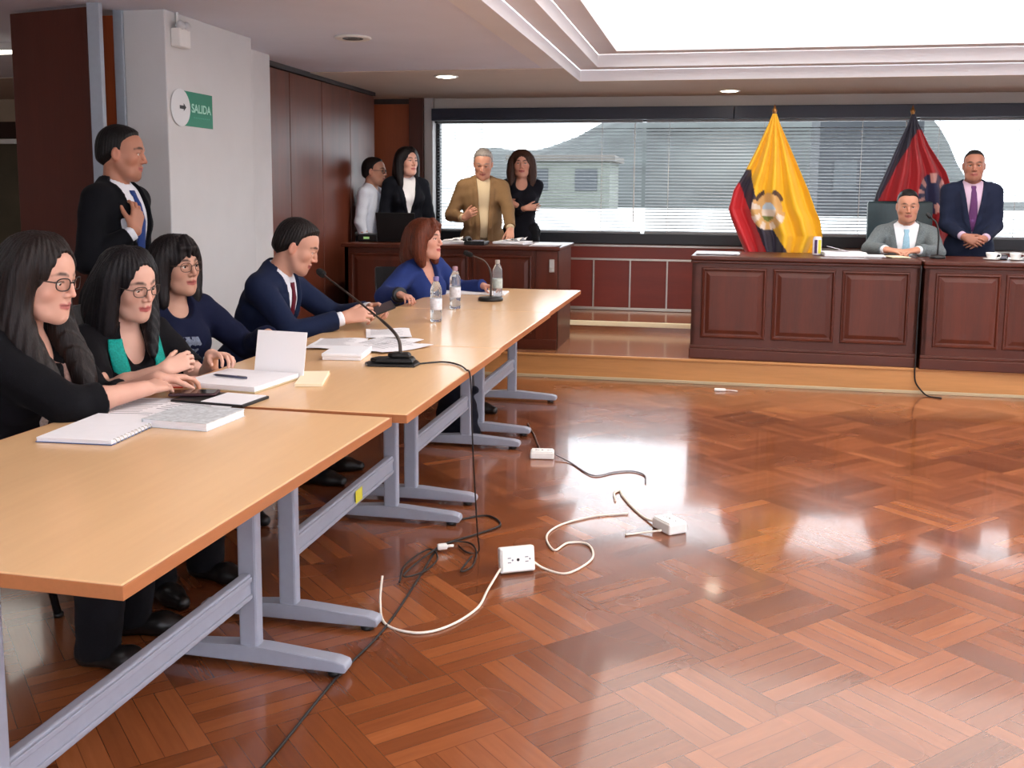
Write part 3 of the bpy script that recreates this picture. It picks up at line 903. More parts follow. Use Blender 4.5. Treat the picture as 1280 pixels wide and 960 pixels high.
struct(MB().box((-9, -3.2, -.12), (5.2, 9.95, 0)).build('floor', parquet()))
CZ = 2.30
X1, Y1, X2, Y2 = -1.14, 8.33, 4.3, 0.6       # opening of the coffer
def ring(name, z0, z1, ins, m):
    mb = MB(); a, b, c, d = X1+ins, Y1-ins, X2-ins, Y2+ins
    t = .16
    mb.box((a-t, d-t, z0), (a, b+t, z1)); mb.box((c, d-t, z0), (c+t, b+t, z1)); mb.box((a, b, z0), (c, b+t, z1)); mb.box((a, d-t, z0), (c, d, z1))
    return struct(mb.build(name, m))
mb = MB()
mb.box((-9, -3.2, CZ), (X1-.001, 7.47, CZ+.085)); mb.box((X1, -3.2, CZ), (X2, Y2, CZ+.085)); mb.box((X2, -3.2, CZ), (5.2, 7.47, CZ+.085))
struct(mb.build('ceiling', M_ceil))
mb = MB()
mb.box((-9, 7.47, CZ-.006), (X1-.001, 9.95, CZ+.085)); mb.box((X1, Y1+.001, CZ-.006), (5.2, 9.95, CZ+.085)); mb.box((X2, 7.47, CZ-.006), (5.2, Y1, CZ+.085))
struct(mb.build('ceiling_back', M_ceil_downlit))
ring('trim_1', CZ-.004, CZ+.085, 0.0, M_cove)
ring('trim_2', CZ+.085, CZ+.185, .165, M_cove)
ring('trim_3', CZ+.185, CZ+.22, .33, M_cove)
lp = MB().box((X1-.1, Y2-.1, CZ+.215), (X2+.1, Y1+.1, CZ+.235)).build('luminous_ceiling', emit('luminous_panel', (255, 252, 248), 2.2)); struct(lp)

# back wall below and above the window
WY = 9.68
sbox('wall_back', (-3.4, WY, 0), (5.2, WY+.14, .90), M_red)
sbox('wall_back_lintel', (-3.4, WY-.02, 2.195), (5.2, WY+.14, CZ), mat('lintel_paint', (196, 188, 180), .85))
mb = MB()
for z, h in ((.885, .022), (.752, .020), (.272, .028)): mb.box((-3.0, WY-.012, z-h/2), (5.1, WY+.002, z+h/2), .003)
for i in range(-4, 18):
    x = -1.513+.3535*i+ (.0 if i < 1 else .01*i*0)
    if -2.9 < x < 5: mb.box((x-.008, WY-.010, .286), (x+.008, WY+.002, .742), .002)
struct(mb.build('trim_4', M_alu))
# dark window frame: sill, head, jambs, mullions
mb = MB()
mb.box((-2.80, WY-.06, .905), (5.2, WY+.12, 1.005), .006)
mb.box((-2.76, WY-.02, 2.06), (5.2, WY+.12, 2.20))
for x in (-2.74, 3.6): mb.box((x-.022, WY+.03, 1.0), (x+.022, WY+.10, 2.07))
struct(mb.build('window_1', M_darkframe))
g = MB(); g.box((-2.74, WY+.06, 1.0), (5.2, WY+.068, 2.07)); gl = g.build('window_pane', mat('window_glass', (250, 252, 252), .0, trans=1.0, ior=1.01, spec=.2)); struct(gl)
sbox('trim_5', (-2.84, WY-.10, .18), (-2.755, WY+.1, CZ), mat('pale_window_post', (176, 172, 170), .5), .004)
sbox('trim_6', (-2.99, WY-.12, .18), (-2.845, WY+.1, CZ), M_darkdoor, .004)
# cherry panel of the back wall, left of the window
mb = MB(); mb.box((-4.2, WY-.03, 0), (-2.98, WY+.1, 2.245)); struct(mb.build('wall_back_panel', M_orange))
sbox('trim_7', (-4.2, WY-.05, 2.245), (-2.84, WY+.1, CZ), mat('dark_head_strip', (52, 42, 40), .5))
# panelled left wall with its door leaf lines
mb = MB(); ys = [6.50, 7.09, 7.714, 8.347, 8.98]
for a, b in zip(ys, ys[1:]): mb.box((-3.24, a+.004, .0), (-3.14, b-.004, 2.255), .004)
mb.box((-3.25, 6.50, 0), (-3.16, 8.98, 2.25))
struct(mb.build('wall_left', M_panel))
sbox('trim_8', (-3.25, 6.45, 2.262), (-3.135, 9.0, CZ), mat('dark_top_gap', (48, 40, 40), .6))
dh = MB(); dh.tube([(-3.135, 8.29, .885), (-3.09, 8.29, .885), (-3.085, 8.22, .885)], .011, 10); dh.lathe([(.026, 0), (.026, .006), (.012, .010)], 16, Matrix.Translation((-3.14, 8.29, .885)) @ Matrix.Rotation(R(90), 4, 'Y'))
tag(dh.build('door_handle', M_alu), 'small pale door handle on the panelled left wall beside the clerk desk', 'handle')
sbox('wall_left_far', (-4.3, 9.0, 0), (-4.2, WY+.1, CZ), M_orange)
# white pillar
sbox('wall_left_pillar', (-3.036, 4.80, 0), (-2.80, 5.78, CZ), M_pillar, .006)
sbox('wall_left_return', (-3.24, 5.74, 0), (-3.02, 6.5, CZ), M_plaster)
# partition at the far left: jambs, brown leaf, cherry strip
sbox('trim_9', (-3.100, 4.585, 0), (-3.030, 4.615, CZ), M_jamb, .004)
sbox('trim_10', (-3.090, 4.79, 0), (-3.036, 4.83, CZ), M_jamb, .004)
mb = MB(); mb.box((-3.30, 4.80, .0), (-3.09, 4.84, 2.275)); struct(mb.build('wall_left_strip', M_orange))
dm = Matrix.Translation((-3.11, 4.63, 0)) @ Matrix.Rotation(R(-13), 4, 'Z')
mb = MB(); mb.box((-.54, -.025, .01), (0, .025, 2.285), .003, dm); struct(mb.build('door_1', M_darkdoor))
# the room beyond
sbox('wall_annex', (-9, 9.2, 0), (-3.5, 9.3, CZ), mat('annex_wall', (190, 172, 148), .9, noise=.05, nscale=4))
sbox('wall_annex_dado', (-9, 9.12, 0), (-4.4, 9.2, 1.85), mat('annex_olive', (84, 76, 60), .8, noise=.15, nscale=3))
sbox('trim_11', (-9, 9.08, 1.90), (-4.4, 9.2, 2.06), mat('annex_beam', (52, 30, 22), .5))
sbox('trim_12', (-9, 9.05, 1.84), (-4.4, 9.2, 1.885), M_white)
# walls out of view: right side and behind the camera
sbox('wall_right', (5.2, -3.2, 0), (5.3, 9.95, CZ+.3), M_plaster)
sbox('wall_front', (-9, -3.3, 0), (5.3, -3.2, CZ+.3), M_plaster)
sbox('wall_left_near', (-9.1, -3.2, 0), (-9, 9.95, CZ+.3), M_plaster)

# raised platform
PZ = .18
sbox('platform', (-3.14, 7.375, .0), (5.2, WY, PZ), M_stage)
mb = MB(); mb.box((-3.14, 7.355, .02), (5.2, 7.376, PZ-.012)); mb.box((-3.14, 7.345, PZ-.016), (5.2, 7.376, PZ+.002), .004); struct(mb.build('platform_riser', M_step))
mb = MB(); mb.box((-3.14, 7.346, .0), (5.2, 7.376, .022), .003); struct(mb.build('baseboard_platform', mat('pale_step_skirt', (176, 160, 128), .5)))
sbox('platform_upper', (-2.9, 8.76, PZ), (5.2, WY, .255), M_stage)
mb = MB(); mb.box((-2.9, 8.735, .222), (5.2, 8.79, .262), .004); struct(mb.build('trim_13', mat('step_nosing', (245, 232, 196), .3)))

# ------------------------------------------------------------------ venetian blinds
def blind(x0, x1, tilt, label):
    e = empty('venetian_blind', ((x0+x1)/2, WY-.04, 1.0)); tag(e, label, 'blind', 'window blinds')
    w = (x1-x0)/2-.012; mb = MB(); n = 33; top = 1.045
    for i in range(n):
        z = .03+i*(top-.05)/n; M = Matrix.Translation((0, 0, z)) @ Matrix.Rotation(R(tilt), 4, 'X')
        pts = []; sec = [(-.0165, 0), (-.006, .0022), (.006, .0022), (.0165, 0), (.006, .0014), (-.006, .0014)]
        for sx in (-w, w): pts += [M @ Vector((sx, y, q)) for y, q in sec]
        k = len(sec); mb.poly(pts, [tuple(range(k))[::-1], tuple(range(k, 2*k))]+[(j, (j+1) % k, k+(j+1) % k, k+j) for j in range(k)])
    mb.build('slats', M_slat, e)
    b = MB(); b.box((-w, -.014, .006), (w, .014, .024), .003); b.build('bottom_rail', M_slat, e)
    b = MB(); b.box((-w, -.02, 1.05), (w, .02, 1.075), .003); b.build('head_rail', M_slat, e)
    for f in (-.82, -.1, .62):
        c = MB(); c.tube([(w*f, -.016, .02), (w*f, -.016, 1.06)], .0022, 6); c.build('ladder_cord', M_white, e)
    c = MB(); c.tube([(w*.93, -.03, .12), (w*.93, -.03, 1.05)], .0045, 8); c.build('tilt_wand', M_white, e)
blind(-2.73, -.70, 14, 'open white venetian blind behind the man in the tan jacket')
blind(-.69, 1.73, 22, 'wide white venetian blind behind the yellow flag')
blind(1.74, 3.60, 12, 'white venetian blind, brightly lit from outside, behind the standing man with a purple tie')
hb = MB(); hb.box((-2.755, WY-.14, 2.075), (.12, WY-.025, 2.19), .004); hb.box((.124, WY-.14, 2.075), (5.1, WY-.025, 2.19), .004)
struct(hb.build('trim_14', M_navy))
# outside: bright yard, dark wooded rise, a few roofs
ex = MB(); ex.box((-90, 14, .3), (90, 130, .55)); struct(ex.build('outside_yard', mat('pale_concrete', (206, 204, 200), .9, noise=.12, nscale=.25)))
hm = bmesh.new(); nx, ny = 60, 14
def hz(x, y): 
    r = 5.0+2.9*(1/(1+math.exp(-(x+10.6)/1.0))) + .10*math.sin(x*.9)+.08*math.sin(x*2.3+1)
    r = .9+(r-.9)/(1+math.exp(min(60, (x-15.3)/.12)))
    return .5+(r-.5)*math.sin(min(1, (y-62)/22)*math.pi/2)
gv = [[hm.verts.new((-55+110*i/nx, 62+40*j/ny, hz(-55+110*i/nx, 62+40*j/ny)+random.uniform(-.12, .12)*(j > 0))) for j in range(ny+1)] for i in range(nx+1)]
for i in range(nx):
    for j in range(ny): hm.faces.new((gv[i][j], gv[i+1][j], gv[i+1][j+1], gv[i][j+1]))
hme = bpy.data.meshes.new('hill'); hm.to_mesh(hme); hm.free()
struct(link('outside_hill', hme, mat('wooded_slope', (46, 50, 49), .95, noise=.45, nscale=.35), smooth=True))
def house(x, y, w, d, h, rgb, roof, label):
    e = empty('house', (x, y, .55)); tag(e, label, 'house', 'buildings seen through the blinds')
    b = MB(); b.box((-w/2, -d/2, 0), (w/2, d/2, h), .05); b.build('wall', mat('house_wall_%d' % int(x*10), rgb, .9, noise=.08, nscale=1), e)
    b = MB(); b.box((-w/2-.3, -d/2-.3, h), (w/2+.3, d/2+.3, h+.35), .05); b.build('roof', mat('house_roof_%d' % int(x*10), roof, .9), e)
    n = max(2, int(w/2.2))
    for i in range(n):
        for lv in range(max(1, int(h/2.8))):
            b = MB(); b.box((-w/2+(i+.3)*w/n, -d/2-.06, 1.0+lv*2.8), (-w/2+(i+.75)*w/n, -d/2+.02, 2.2+lv*2.8), .02)
            b.build('window', mat('house_glass_%d' % int(x*10), (52, 56, 60), .7), e)
house(-15.6, 50, 6.4, 6, 4.6, (226, 226, 222), (206, 206, 202), 'white block added outside the left end of the window for its glare')  # white block added to stand for glare at the window's left end
house(6.0, 45, 4.0, 4, 5.0, (44, 46, 50), (40, 42, 46), 'dark grey block outside, right of the yellow flag')
house(-8.6, 58, 5.5, 5, 2.6, (92, 96, 90), (84, 80, 76), 'low grey house outside, right of the woman with brown hair')
# ------------------------------------------------------------------ meeting tables
def table(name_label, cy, y0, y1, x0, x1, legs, rz, sticker=False):
    cx = (x0+x1)/2; e = empty('meeting_table', (cx, cy, 0), R(rz)); tag(e, name_label, 'table', 'meeting tables in a row')
    w, l0, l1 = (x1-x0)/2, y0-cy, y1-cy
    b = MB(); b.box((-w, l0, .715), (w, l1, .740), .005); tp = b.build('tabletop', M_top, e)
    b = MB()                                                   # edge band round the top
    t = .0022
    b.box((-w-t, l0-t, .714), (-w+.001, l1+t, .7388), .001); b.box((w-.001, l0-t, .714), (w+t, l1+t, .7388), .001)
    b.box((-w, l0-t, .714), (w, l0+.001, .7388), .001); b.box((-w, l1-.001, .714), (w, l1+t, .7388), .001)
    b.build('edge_band', M_edge, tp)
    lx = -1.31-cx
    for ly in legs:
        y = ly-cy
        b = MB(); b.box((lx-.030, y-.020, .055), (lx+.030, y+.020, .690), .008)
        b.box((lx-.36, y-.018, .690), (lx+.36, y+.018, .714), .004); lg = b.build('leg', M_grey, e)
        f = MB(); out = []
        for s, r in ((1, 0), (-1, 0)):
            pass
        prof = [(-.305, .030), (-.300, .044), (-.27, .052), (-.05, .066), (.05, .066), (.27, .052), (.300, .044), (.305, .030), (.300, .016), (-.300, .016)]
        n = len(prof); pts = [(lx+x, y-.026, z) for x, z in prof]+[(lx+x, y+.026, z) for x, z in prof]
        f.poly(pts, [tuple(range(n)), tuple(range(n, 2*n))[::-1]]+[(i, n+i, n+(i+1) % n, (i+1) % n) for i in range(n)])
        bmesh.ops.bevel(f.bm, geom=f.bm.edges[:], offset=.005, segments=2, affect='EDGES', profile=.5)
        ft = f.build('foot', M_grey, lg)
        for s in (-1, 1):
            g = MB(); g.lathe([(.020, .0), (.022, .004), (.022, .014), (.014, .018)], 14, Matrix.Translation((lx+s*.262, y, 0))); g.build('glide', M_black, lg)
    a, c = legs[0]-cy, legs[-1]-cy
    b = MB(); b.box((lx-.014, a+.019, .205), (lx+.014, c-.019, .285), .005); b.box((lx+.013, a+.022, .262), (lx+.019, c-.022, .277), .003); b.box((lx+.013, a+.022, .212), (lx+.019, c-.022, .226), .003)
    st = b.build('stretcher', M_grey, e)
    if sticker:
        s = MB(); s.box((lx+.0192, .08, .220), (lx+.0205, .15, .268)); s.build('sticker', mat('yellow_sticker', (214, 206, 60), .6), st)
    return e
table('nearest beech table, its corner at the bottom left, on grey T legs', 2.05, 1.415, 2.690, -1.79, -.912, (1.555, 2.585), -1.5)
table('second beech table from the camera, with a yellow sticker on its stretcher', 3.36, 2.720, 4.005, -1.75, -.862, (2.885, 3.92), 0, True)
table('third beech table from the camera, carrying the nearer clear water bottle', 4.66, 4.009, 5.305, -1.75, -.868, (4.20, 5.205), 0)
table('far end beech table by the platform, with the round based microphone', 5.955, 5.309, 6.600, -1.752, -.876, (5.51, 6.465), 0)

# ------------------------------------------------------------------ chairs
def chair(loc, rz, label):
    e = empty('office_chair', (*loc, 0), R(rz)); tag(e, label, 'chair', 'black chairs along the tables')
    b = MB(); b.box((-.225, -.22, .405), (.225, .22, .455), .022, seg=3); b.build('seat', M_blackfab, e)
    b = MB(); n = 9; P1 = []; P2 = []
    for i in range(n):
        x = -.215+.43*i/(n-1); c = -.05*(1-(x/.215)**2)
        P1.append((x, c)); P2.append((x, c-.038))
    out = P1+P2[::-1]
    M = Matrix.Translation((0, -.215, .56)) @ Matrix.Rotation(R(8), 4, 'X')
    b.prism(out[::-1], 0, .34, M, bev=.012); b.build('backrest', M_blackfab, e)
    for sx in (-1, 1):
        l = MB(); l.tube(spline([(sx*.20, -.17, .405), (sx*.205, -.235, .50), (sx*.19, -.262, .64), (sx*.17, -.27, .70)], 5), .011, 8); l.build('back_support', M_black, e)
        for sy in (-1, 1):
            l = MB(); l.tube([(sx*.19, sy*.17, .41), (sx*.225, sy*.235, .0)], .0125, 8); l.lathe([(.016, 0), (.016, .012), (.010, .014)], 10, Matrix.Translation((sx*.225, sy*.235, 0))); l.build('leg', M_black, e)
    return e

# ------------------------------------------------------------------ benches
def panel_frame(b, x0, x1, z0, z1, y):
    """raised and fielded panel on a front face at y (facing -y)"""
    def ringq(a, c):
        (i0, ya), (i1, yc) = a, c
        A = [(x0+i0, ya, z0+i0), (x1-i0, ya, z0+i0), (x1-i0, ya, z1-i0), (x0+i0, ya, z1-i0)]
        Cc = [(x0+i1, yc, z0+i1), (x1-i1, yc, z0+i1), (x1-i1, yc, z1-i1), (x0+i1, yc, z1-i1)]
        b.poly(A+Cc, [(k, (k+1) % 4, 4+(k+1) % 4, 4+k) for k in range(4)])
        return Cc
    st = [(0, y), (.004, y-.010), (.014, y-.012), (.022, y-.001), (.032, y+.0), (.060, y-.007)]
    for p, q in zip(st, st[1:]): last = ringq(p, q)
    b.poly(last, [(0, 1, 2, 3)])

def bench(x0, x1, yl, yr, panels, label, z0=PZ, ztop=.938, depth=.62):
    w = x1-x0; rz = math.atan2(yr-yl, w); L = math.hypot(w, yr-yl)
    e = empty('judges_bench', (x0, yl, z0), rz); tag(e, label, 'bench', 'wooden benches on the platform'); H = ztop-z0
    b = MB(); b.box((0, 0, .0), (L, .03, H-.03)); b.box((0, 0, 0), (.03, depth, H-.03)); b.box((L-.03, 0, 0), (L, depth, H-.03)); b.build('carcass', M_bench, e)
    b = MB(); b.box((-.012, -.03, H-.032), (L-.004, depth+.03, H), .008); b.box((-.01, -.016, H-.055), (L, .03, H-.032), .006); b.build('worktop', M_bench, e)
    b = MB(); b.box((-.008, -.018, 0), (L, .01, .075), .006); b.box((-.006, -.012, .075), (L, .01, .098), .005); b.build('plinth', M_bench, e)
    for a, c in panels:
        b = MB(); panel_frame(b, a, c, .155, H-.085, 0); b.build('panel', M_benchv, e, recalc=True)
    return e
bench(-.165, 1.405, 7.435, 7.375, ((.07, .53), (.575, 1.005), (1.05, 1.50)), 'left mahogany bench with three raised panels, in front of the seated man')
bench(1.425, 3.40, 7.345, 7.285, ((.07, .49), (.52, .98), (1.02, 1.5)), 'right mahogany bench, running off the right edge of the picture')

# clerk desk at the back left
e = empty('clerk_desk', (-2.9, 7.55, PZ)); tag(e, 'dark red wooden clerk desk with a laptop on it, left on the platform', 'desk')
H = .975-PZ
b = MB(); b.box((0, 0, 0), (1.55, .03, H-.03)); b.box((0, 0, 0), (.03, .7, H-.03)); b.box((1.69, .0, 0), (1.72, .7, H-.03)); b.build('carcass', M_bench, e)
b = MB(); b.box((-.02, -.03, H-.03), (1.74, .74, H), .007); b.build('worktop', M_bench, e)
b = MB(); b.box((1.55, -.006, 0), (1.72, .04, H-.03), .004); b.build('end_pilaster', M_benchv, e)
for a, c in ((.05, .52), (.55, 1.02), (1.05, 1.52)):
    b = MB(); panel_frame(b, a, c, .12, H-.07, 0); b.build('panel', M_benchv, e)
b = MB(); b.box((-.005, -.016, 0), (1.72, .01, .08), .005); b.build('plinth', M_bench, e)
s = MB(); s.box((1.655, -.016, .60), (1.695, -.006, .70), .003); s.box((1.667, -.020, .62), (1.683, -.015, .645), .002); s.build('socket_plate', M_alu, e)

# judge's high backed chair
e = empty('judge_chair', (1.46, 8.44, PZ), R(180)); tag(e, 'high-backed dark teal swivel chair behind the man in the grey jacket', 'chair')
M_teal = mat('dark_teal_leather', (18, 44, 50), .38, noise=.15, nscale=30, bump=.08, bscale=120)
b = MB(); out = []
for i in range(11):
    t = i/10*2-1; out.append((t*.25, -.05+.05*t*t))
out += [(.25, .06), (.0, .03), (-.25, .06)]
b.prism(out, 0, .66, Matrix.Translation((0, -.20, .50)) @ Matrix.Rotation(R(8), 4, 'X'), bev=.02); b.build('backrest', M_teal, e)
b = MB(); b.box((-.25, -.22, .42), (.25, .25, .50), .03, seg=3); b.build('seat', M_teal, e)
b = MB(); b.lathe([(.03, .08), (.03, .42)], 14); b.build('column', M_black, e)
for k in range(5):
    a = k*2*math.pi/5; b = MB(); b.tube([(0, 0, .09), (.28*math.cos(a), .28*math.sin(a), .06)], [.024, .016], 8); b.lathe([(.02, 0), (.026, .02), (.026, .03), (.02, .05)], 12, Matrix.Translation((.28*math.cos(a), .28*math.sin(a), 0))); b.build('leg', M_black, e)
for sx in (-1, 1):
    b = MB(); b.tube(spline([(sx*.25, -.14, .46), (sx*.30, -.14, .60), (sx*.30, .12, .62), (sx*.25, .14, .47)], 5), .016, 8); b.build('armrest', M_black, e)

# ------------------------------------------------------------------ flags
def flag(loc, top, rows, colour, label, folds, zlo):
    """cloth hanging from a slanting finial: rows of (z, x_left, x_right) from the top down"""
    e = empty('flag', (*loc, .255 if loc[1] > 8.76 else PZ)); tag(e, label, 'flag', None); z0 = e.location.z
    b = MB(); b.lathe([(.0, 0), (.16, 0), (.16, .02), (.05, .05), (.022, .08), (.0, .08)], 24); b.build('base', M_black, e)
    b = MB(); b.tube([(0, 0, .05), (top[0]-loc[0], 0, top[1]-z0)], .014, 10); b.build('pole', mat('flagpole_wood', (120, 78, 44), .4), e)
    b = MB(); T = Matrix.Translation((top[0]-loc[0], 0, top[1]-z0)); b.lathe([(.012, -.02), (.020, -.01), (.012, .0), (.017, .02), (.022, .035), (.012, .055), (.001, .085)], 14, T); b.build('finial', mat('brass_finial', (150, 104, 56), .3, metal=.8), e)
    nu, nv = 120, 130; zs = [r[0] for r in rows][::-1]; xl = [r[1] for r in rows][::-1]; xr = [r[2] for r in rows][::-1]
    V = []; C = []
    for j in range(nv+1):
        t = j/nv
        for i in range(nu+1):
            u = i/nu
            z = rows[0][0]+(rows[-1][0]-rows[0][0])*t
            # hem lines slant: outer edges end higher
            a, c = np.interp(z, zs, xl), np.interp(z, zs, xr)
            w = c-a; x = a+w*u
            y = -.05-.055*min(1, w*3)*math.sin(u*folds*2*math.pi+.9*math.sin(t*4))*(.35+.65*t) - .06*math.sin(u*math.pi)*min(1, w*2)
            V.append((x-loc[0], y, z-z0)); C.append(colour(u, t, x, z))
    Q = [(j*(nu+1)+i, j*(nu+1)+i+1, (j+1)*(nu+1)+i+1, (j+1)*(nu+1)+i) for j in range(nv) for i in range(nu)]
    me = np_mesh('cloth', np.array(V), np.array(Q)); paint(me, np.array(C))
    o = link('cloth', me, FLAGM, e); md = o.modifiers.new('thickness', 'SOLIDIFY'); md.thickness = .004
    return e
FLAGM = attr_mat('flag_satin', rough=.45, spec=.4, sheen=.3, bump=.05, bscale=300)
YEL, DKB, RED = lin((234, 178, 16)), lin((30, 20, 42)), lin((186, 16, 26))
GOLD, IVORY, SKYB, BRN, GRN = lin((206, 160, 96)), lin((222, 206, 190)), lin((170, 190, 206)), lin((70, 46, 34)), lin((110, 120, 50))
def side(p, q, x, z): return (q[0]-p[0])*(z-p[1])-(q[1]-p[1])*(x-p[0])
def col1(u, t, x, z):
    ex, ez = (x-.405)/.135, (z-1.262)/.165
    r = math.hypot(ex, ez); a = math.atan2(ez, ex)
    # spread wings and bird above the shield
    if r < 1.0:
        q = math.hypot((x-.405)/.068, (z-1.245)/.095)
        if q < .80: return np.array(SKYB if z > 1.27 else (GRN if z < 1.215 else IVORY))
        if q < 1.0: return np.array(GOLD)
        if .5 < a < 1.35 or 1.85 < a < 2.6:
            return np.array(BRN if r > .78 else GOLD)
        if a < -.1 or a > 2.6:
            return np.array(IVORY if math.sin(a*9) > 0 else GOLD)
        if r < .8: return np.array(GOLD)
    # stripes run down the folds: yellow on the right, dark blue, then red at the fly
    if side((.250, 1.62), (.300, 1.36), x, z) < 0 and z > 1.36 or side((.300, 1.36), (.575, .90), x, z) < 0 and z <= 1.36:
        if z > 1.58: return np.array(YEL)
        if side((.185, 1.44), (.415, .89), x, z) < 0: return np.array(RED)
        return np.array(DKB)
    return np.array(YEL)
flag((.55, 8.5), (.43, 2.025), [(2.03, .415, .445), (1.95, .385, .475), (1.75, .300, .565), (1.55, .205, .655), (1.42, .130, .715), (1.265, .092, .775), (1.18, .120, .815), (1.05, .175, .840), (.90, .245, .760), (.60, .28, .72)], col1,
     'yellow, dark blue and red flag with a crest hanging on its pole', 4, .6)
NAVY, CRIM = lin((26, 27, 48)), lin((164, 18, 28))
def col2(u, t, x, z):
    c = CRIM
    d = side((1.585, 1.86), (1.34, 1.36), x, z)
    if d < 0 and x < 1.66 and z > 1.05: c = NAVY
    if z > 1.93: c = NAVY
    r = math.hypot((x-1.76)/.12, (z-1.40)/.17)
    if r < 1:
        c = lin((206, 150, 140)) if math.sin(9*math.atan2(z-1.40, x-1.76)) > .1 and r > .55 else lin((32, 36, 74))
    if x < 1.325 and z < 1.25: c = NAVY
    return np.array(c)
flag((1.62, 9.06), (1.585, 2.055), [(2.06, 1.572, 1.598), (1.98, 1.545, 1.630), (1.80, 1.47, 1.72), (1.58, 1.385, 1.865), (1.40, 1.315, 1.93), (1.25, 1.285, 1.96), (1.05, 1.275, 1.97), (.85, 1.29, 1.95), (.60, 1.30, 1.93)], col2,
     'red and navy flag on a pole behind the two men at right', 4, .6)
# ------------------------------------------------------------------ things on the tables
TZ = .7405
def sheet_stack(b, w, d, h, z0=0, jit=.0, n=1):
    for i in range(n):
        a = random.uniform(-jit, jit); M = Matrix.Translation((random.uniform(-jit, jit)*.2, random.uniform(-jit, jit)*.2, z0+i*h/n)) @ Matrix.Rotation(a, 4, 'Z')
        b.box((-w/2, -d/2, 0), (w/2, d/2, h/n*.92), .0006, M, seg=1)
def item(name, loc, rz, label, cat, group=None):
    e = empty(name, (*loc, TZ if len(loc) == 2 else loc[2]) if len(loc) == 2 else loc, R(rz)); return tag(e, label, cat, group)
M_coverb = mat('blue_cover', (70, 92, 140), .5)
M_ink = mat('ink_print', (120, 122, 132), .8)
# notebook at the front
e = item('spiral_notebook', (-1.585, 2.345), 3, 'white notebook with blue edges lying nearest the camera on the near table', 'notebook')
b = MB(); b.box((-.105, -.145, .0), (.105, .145, .002), .0008); b.build('cover', M_coverb, e)
b = MB(); sheet_stack(b, .205, .284, .011, .002, .006, 4); b.build('pages', M_paper, e)
b = MB()
for i in range(16): b.tube([Vector((.1045+.006*math.cos(t*.7), -.13+i*.0173, .007+.007*math.sin(t*.7))) for t in range(9)], .0011, 5, closed=True)
b.build('spiral', M_alu, e)
# loose sheets
for i, (x, y, rz, lb) in enumerate(((-1.625, 2.62, 12, 'loose printed sheet under the forearm of the nearest woman'), (-1.50, 2.70, -8, 'loose white sheet between the notebook and the thick book'))):
    e = item('paper_sheet', (x, y, TZ+.001*i), rz, lb, 'paper', 'loose sheets on the near table')
    b = MB(); b.box((-.105, -.148, 0), (.105, .148, .0012)); b.build('sheet', M_paper, e)
    b = MB()
    for k in range(11): b.box((-.085, .115-k*.021, .0012), (.085-.05*random.random(), .119-k*.021, .0015))
    b.build('print_lines', M_ink, e)
# thick printed book
e = item('printed_book', (-1.408, 2.50), -4, 'thick grey-white soft book with a printed cover, right of the notebook', 'book')
b = MB(); sheet_stack(b, .196, .192, .020, .001, .003, 5); b.build('pages', M_paper, e)
b = MB(); b.box((-.10, -.098, .0205), (.10, .098, .0225), .0008); b.box((-.10, -.098, 0), (.10, .098, .0012)); b.box((-.101, -.098, 0), (-.099, .098, .0225)); b.build('cover', mat('mottled_cover', (196, 202, 206), .55, noise=.22, nscale=70), e)
# black folder with a sheet, phone on top
e = item('document_folder', (-1.475, 2.775), -6, 'black folder with a white sheet on it, beside the phone', 'folder')
b = MB(); b.box((-.125, -.075, 0), (.125, .075, .009), .002); b.build('cover', M_black, e)
b = MB(); b.box((-.02, -.072, .009), (.118, .07, .0105)); b.build('sheet', M_paper, e)
e = item('mobile_phone', (-1.575, 2.80, TZ+.0095), -75, 'dark phone lying on the black folder near the nearest woman\'s fingers', 'phone')
b = MB(); b.box((-.036, -.072, 0), (.036, .072, .009), .004, seg=3); b.build('case', mat('maroon_phone_case', (58, 26, 30), .4), e)
b = MB(); b.box((-.032, -.066, .0088), (.032, .066, .0095)); b.build('screen', mat('phone_glass', (14, 15, 18), .08), e)
# open planner, cover standing up
e = item('open_planner', (-1.545, 3.05), -7, 'open planner with a pale cover standing upright, in front of the woman in teal', 'book')
b = MB(); b.box((-.145, -.14, 0), (.145, .14, .004), .001); b.build('back_cover', mat('tan_cover', (196, 178, 140), .6), e)
b = MB(); sheet_stack(b, .28, .27, .016, .004, .004, 5); b.build('pages', M_paper, e)
b = MB(); Mx = Matrix.Translation((.055, .145, .004)) @ Matrix.Rotation(R(78), 4, 'X'); b.box((-.098, 0, -.0015), (.098, .155, .0015), .001, Mx); b.build('front_cover', mat('cream_board', (240, 239, 240), .7), e)
e = item('ballpoint_pen', (-1.575, 3.03, TZ+.0215), 78, 'dark pen lying on the open planner', 'pen')
b = MB(); b.tube([(0, -.07, .004), (0, .055, .004)], .0042, 10); b.tube([(0, .055, .004), (0, .068, .004)], [.0042, .001], 10); b.build('barrel', mat('pen_blue_grey', (60, 62, 84), .3), e)
b = MB(); b.box((-.0012, -.068, .008), (.0012, -.03, .0095)); b.build('clip', M_alu, e)
e = item('red_folder', (-1.715, 3.02), 14, 'thin red folder by the hand of the woman in teal', 'folder')
b = MB(); b.box((-.06, -.10, 0), (.06, .10, .004), .0015); b.build('cover', mat('red_card', (190, 44, 36), .5), e)
b = MB(); b.box((-.056, -.096, .004), (.045, .09, .0055)); b.build('sheet', mat('pink_sheet', (226, 176, 160), .7), e)
e = item('cream_pad', (-1.335, 3.16), 16, 'cream writing pad sticking out past the planner', 'notebook')
b = MB(); sheet_stack(b, .09, .24, .010, 0, .004, 3); b.build('pages', mat('cream_paper', (240, 228, 198), .8), e)
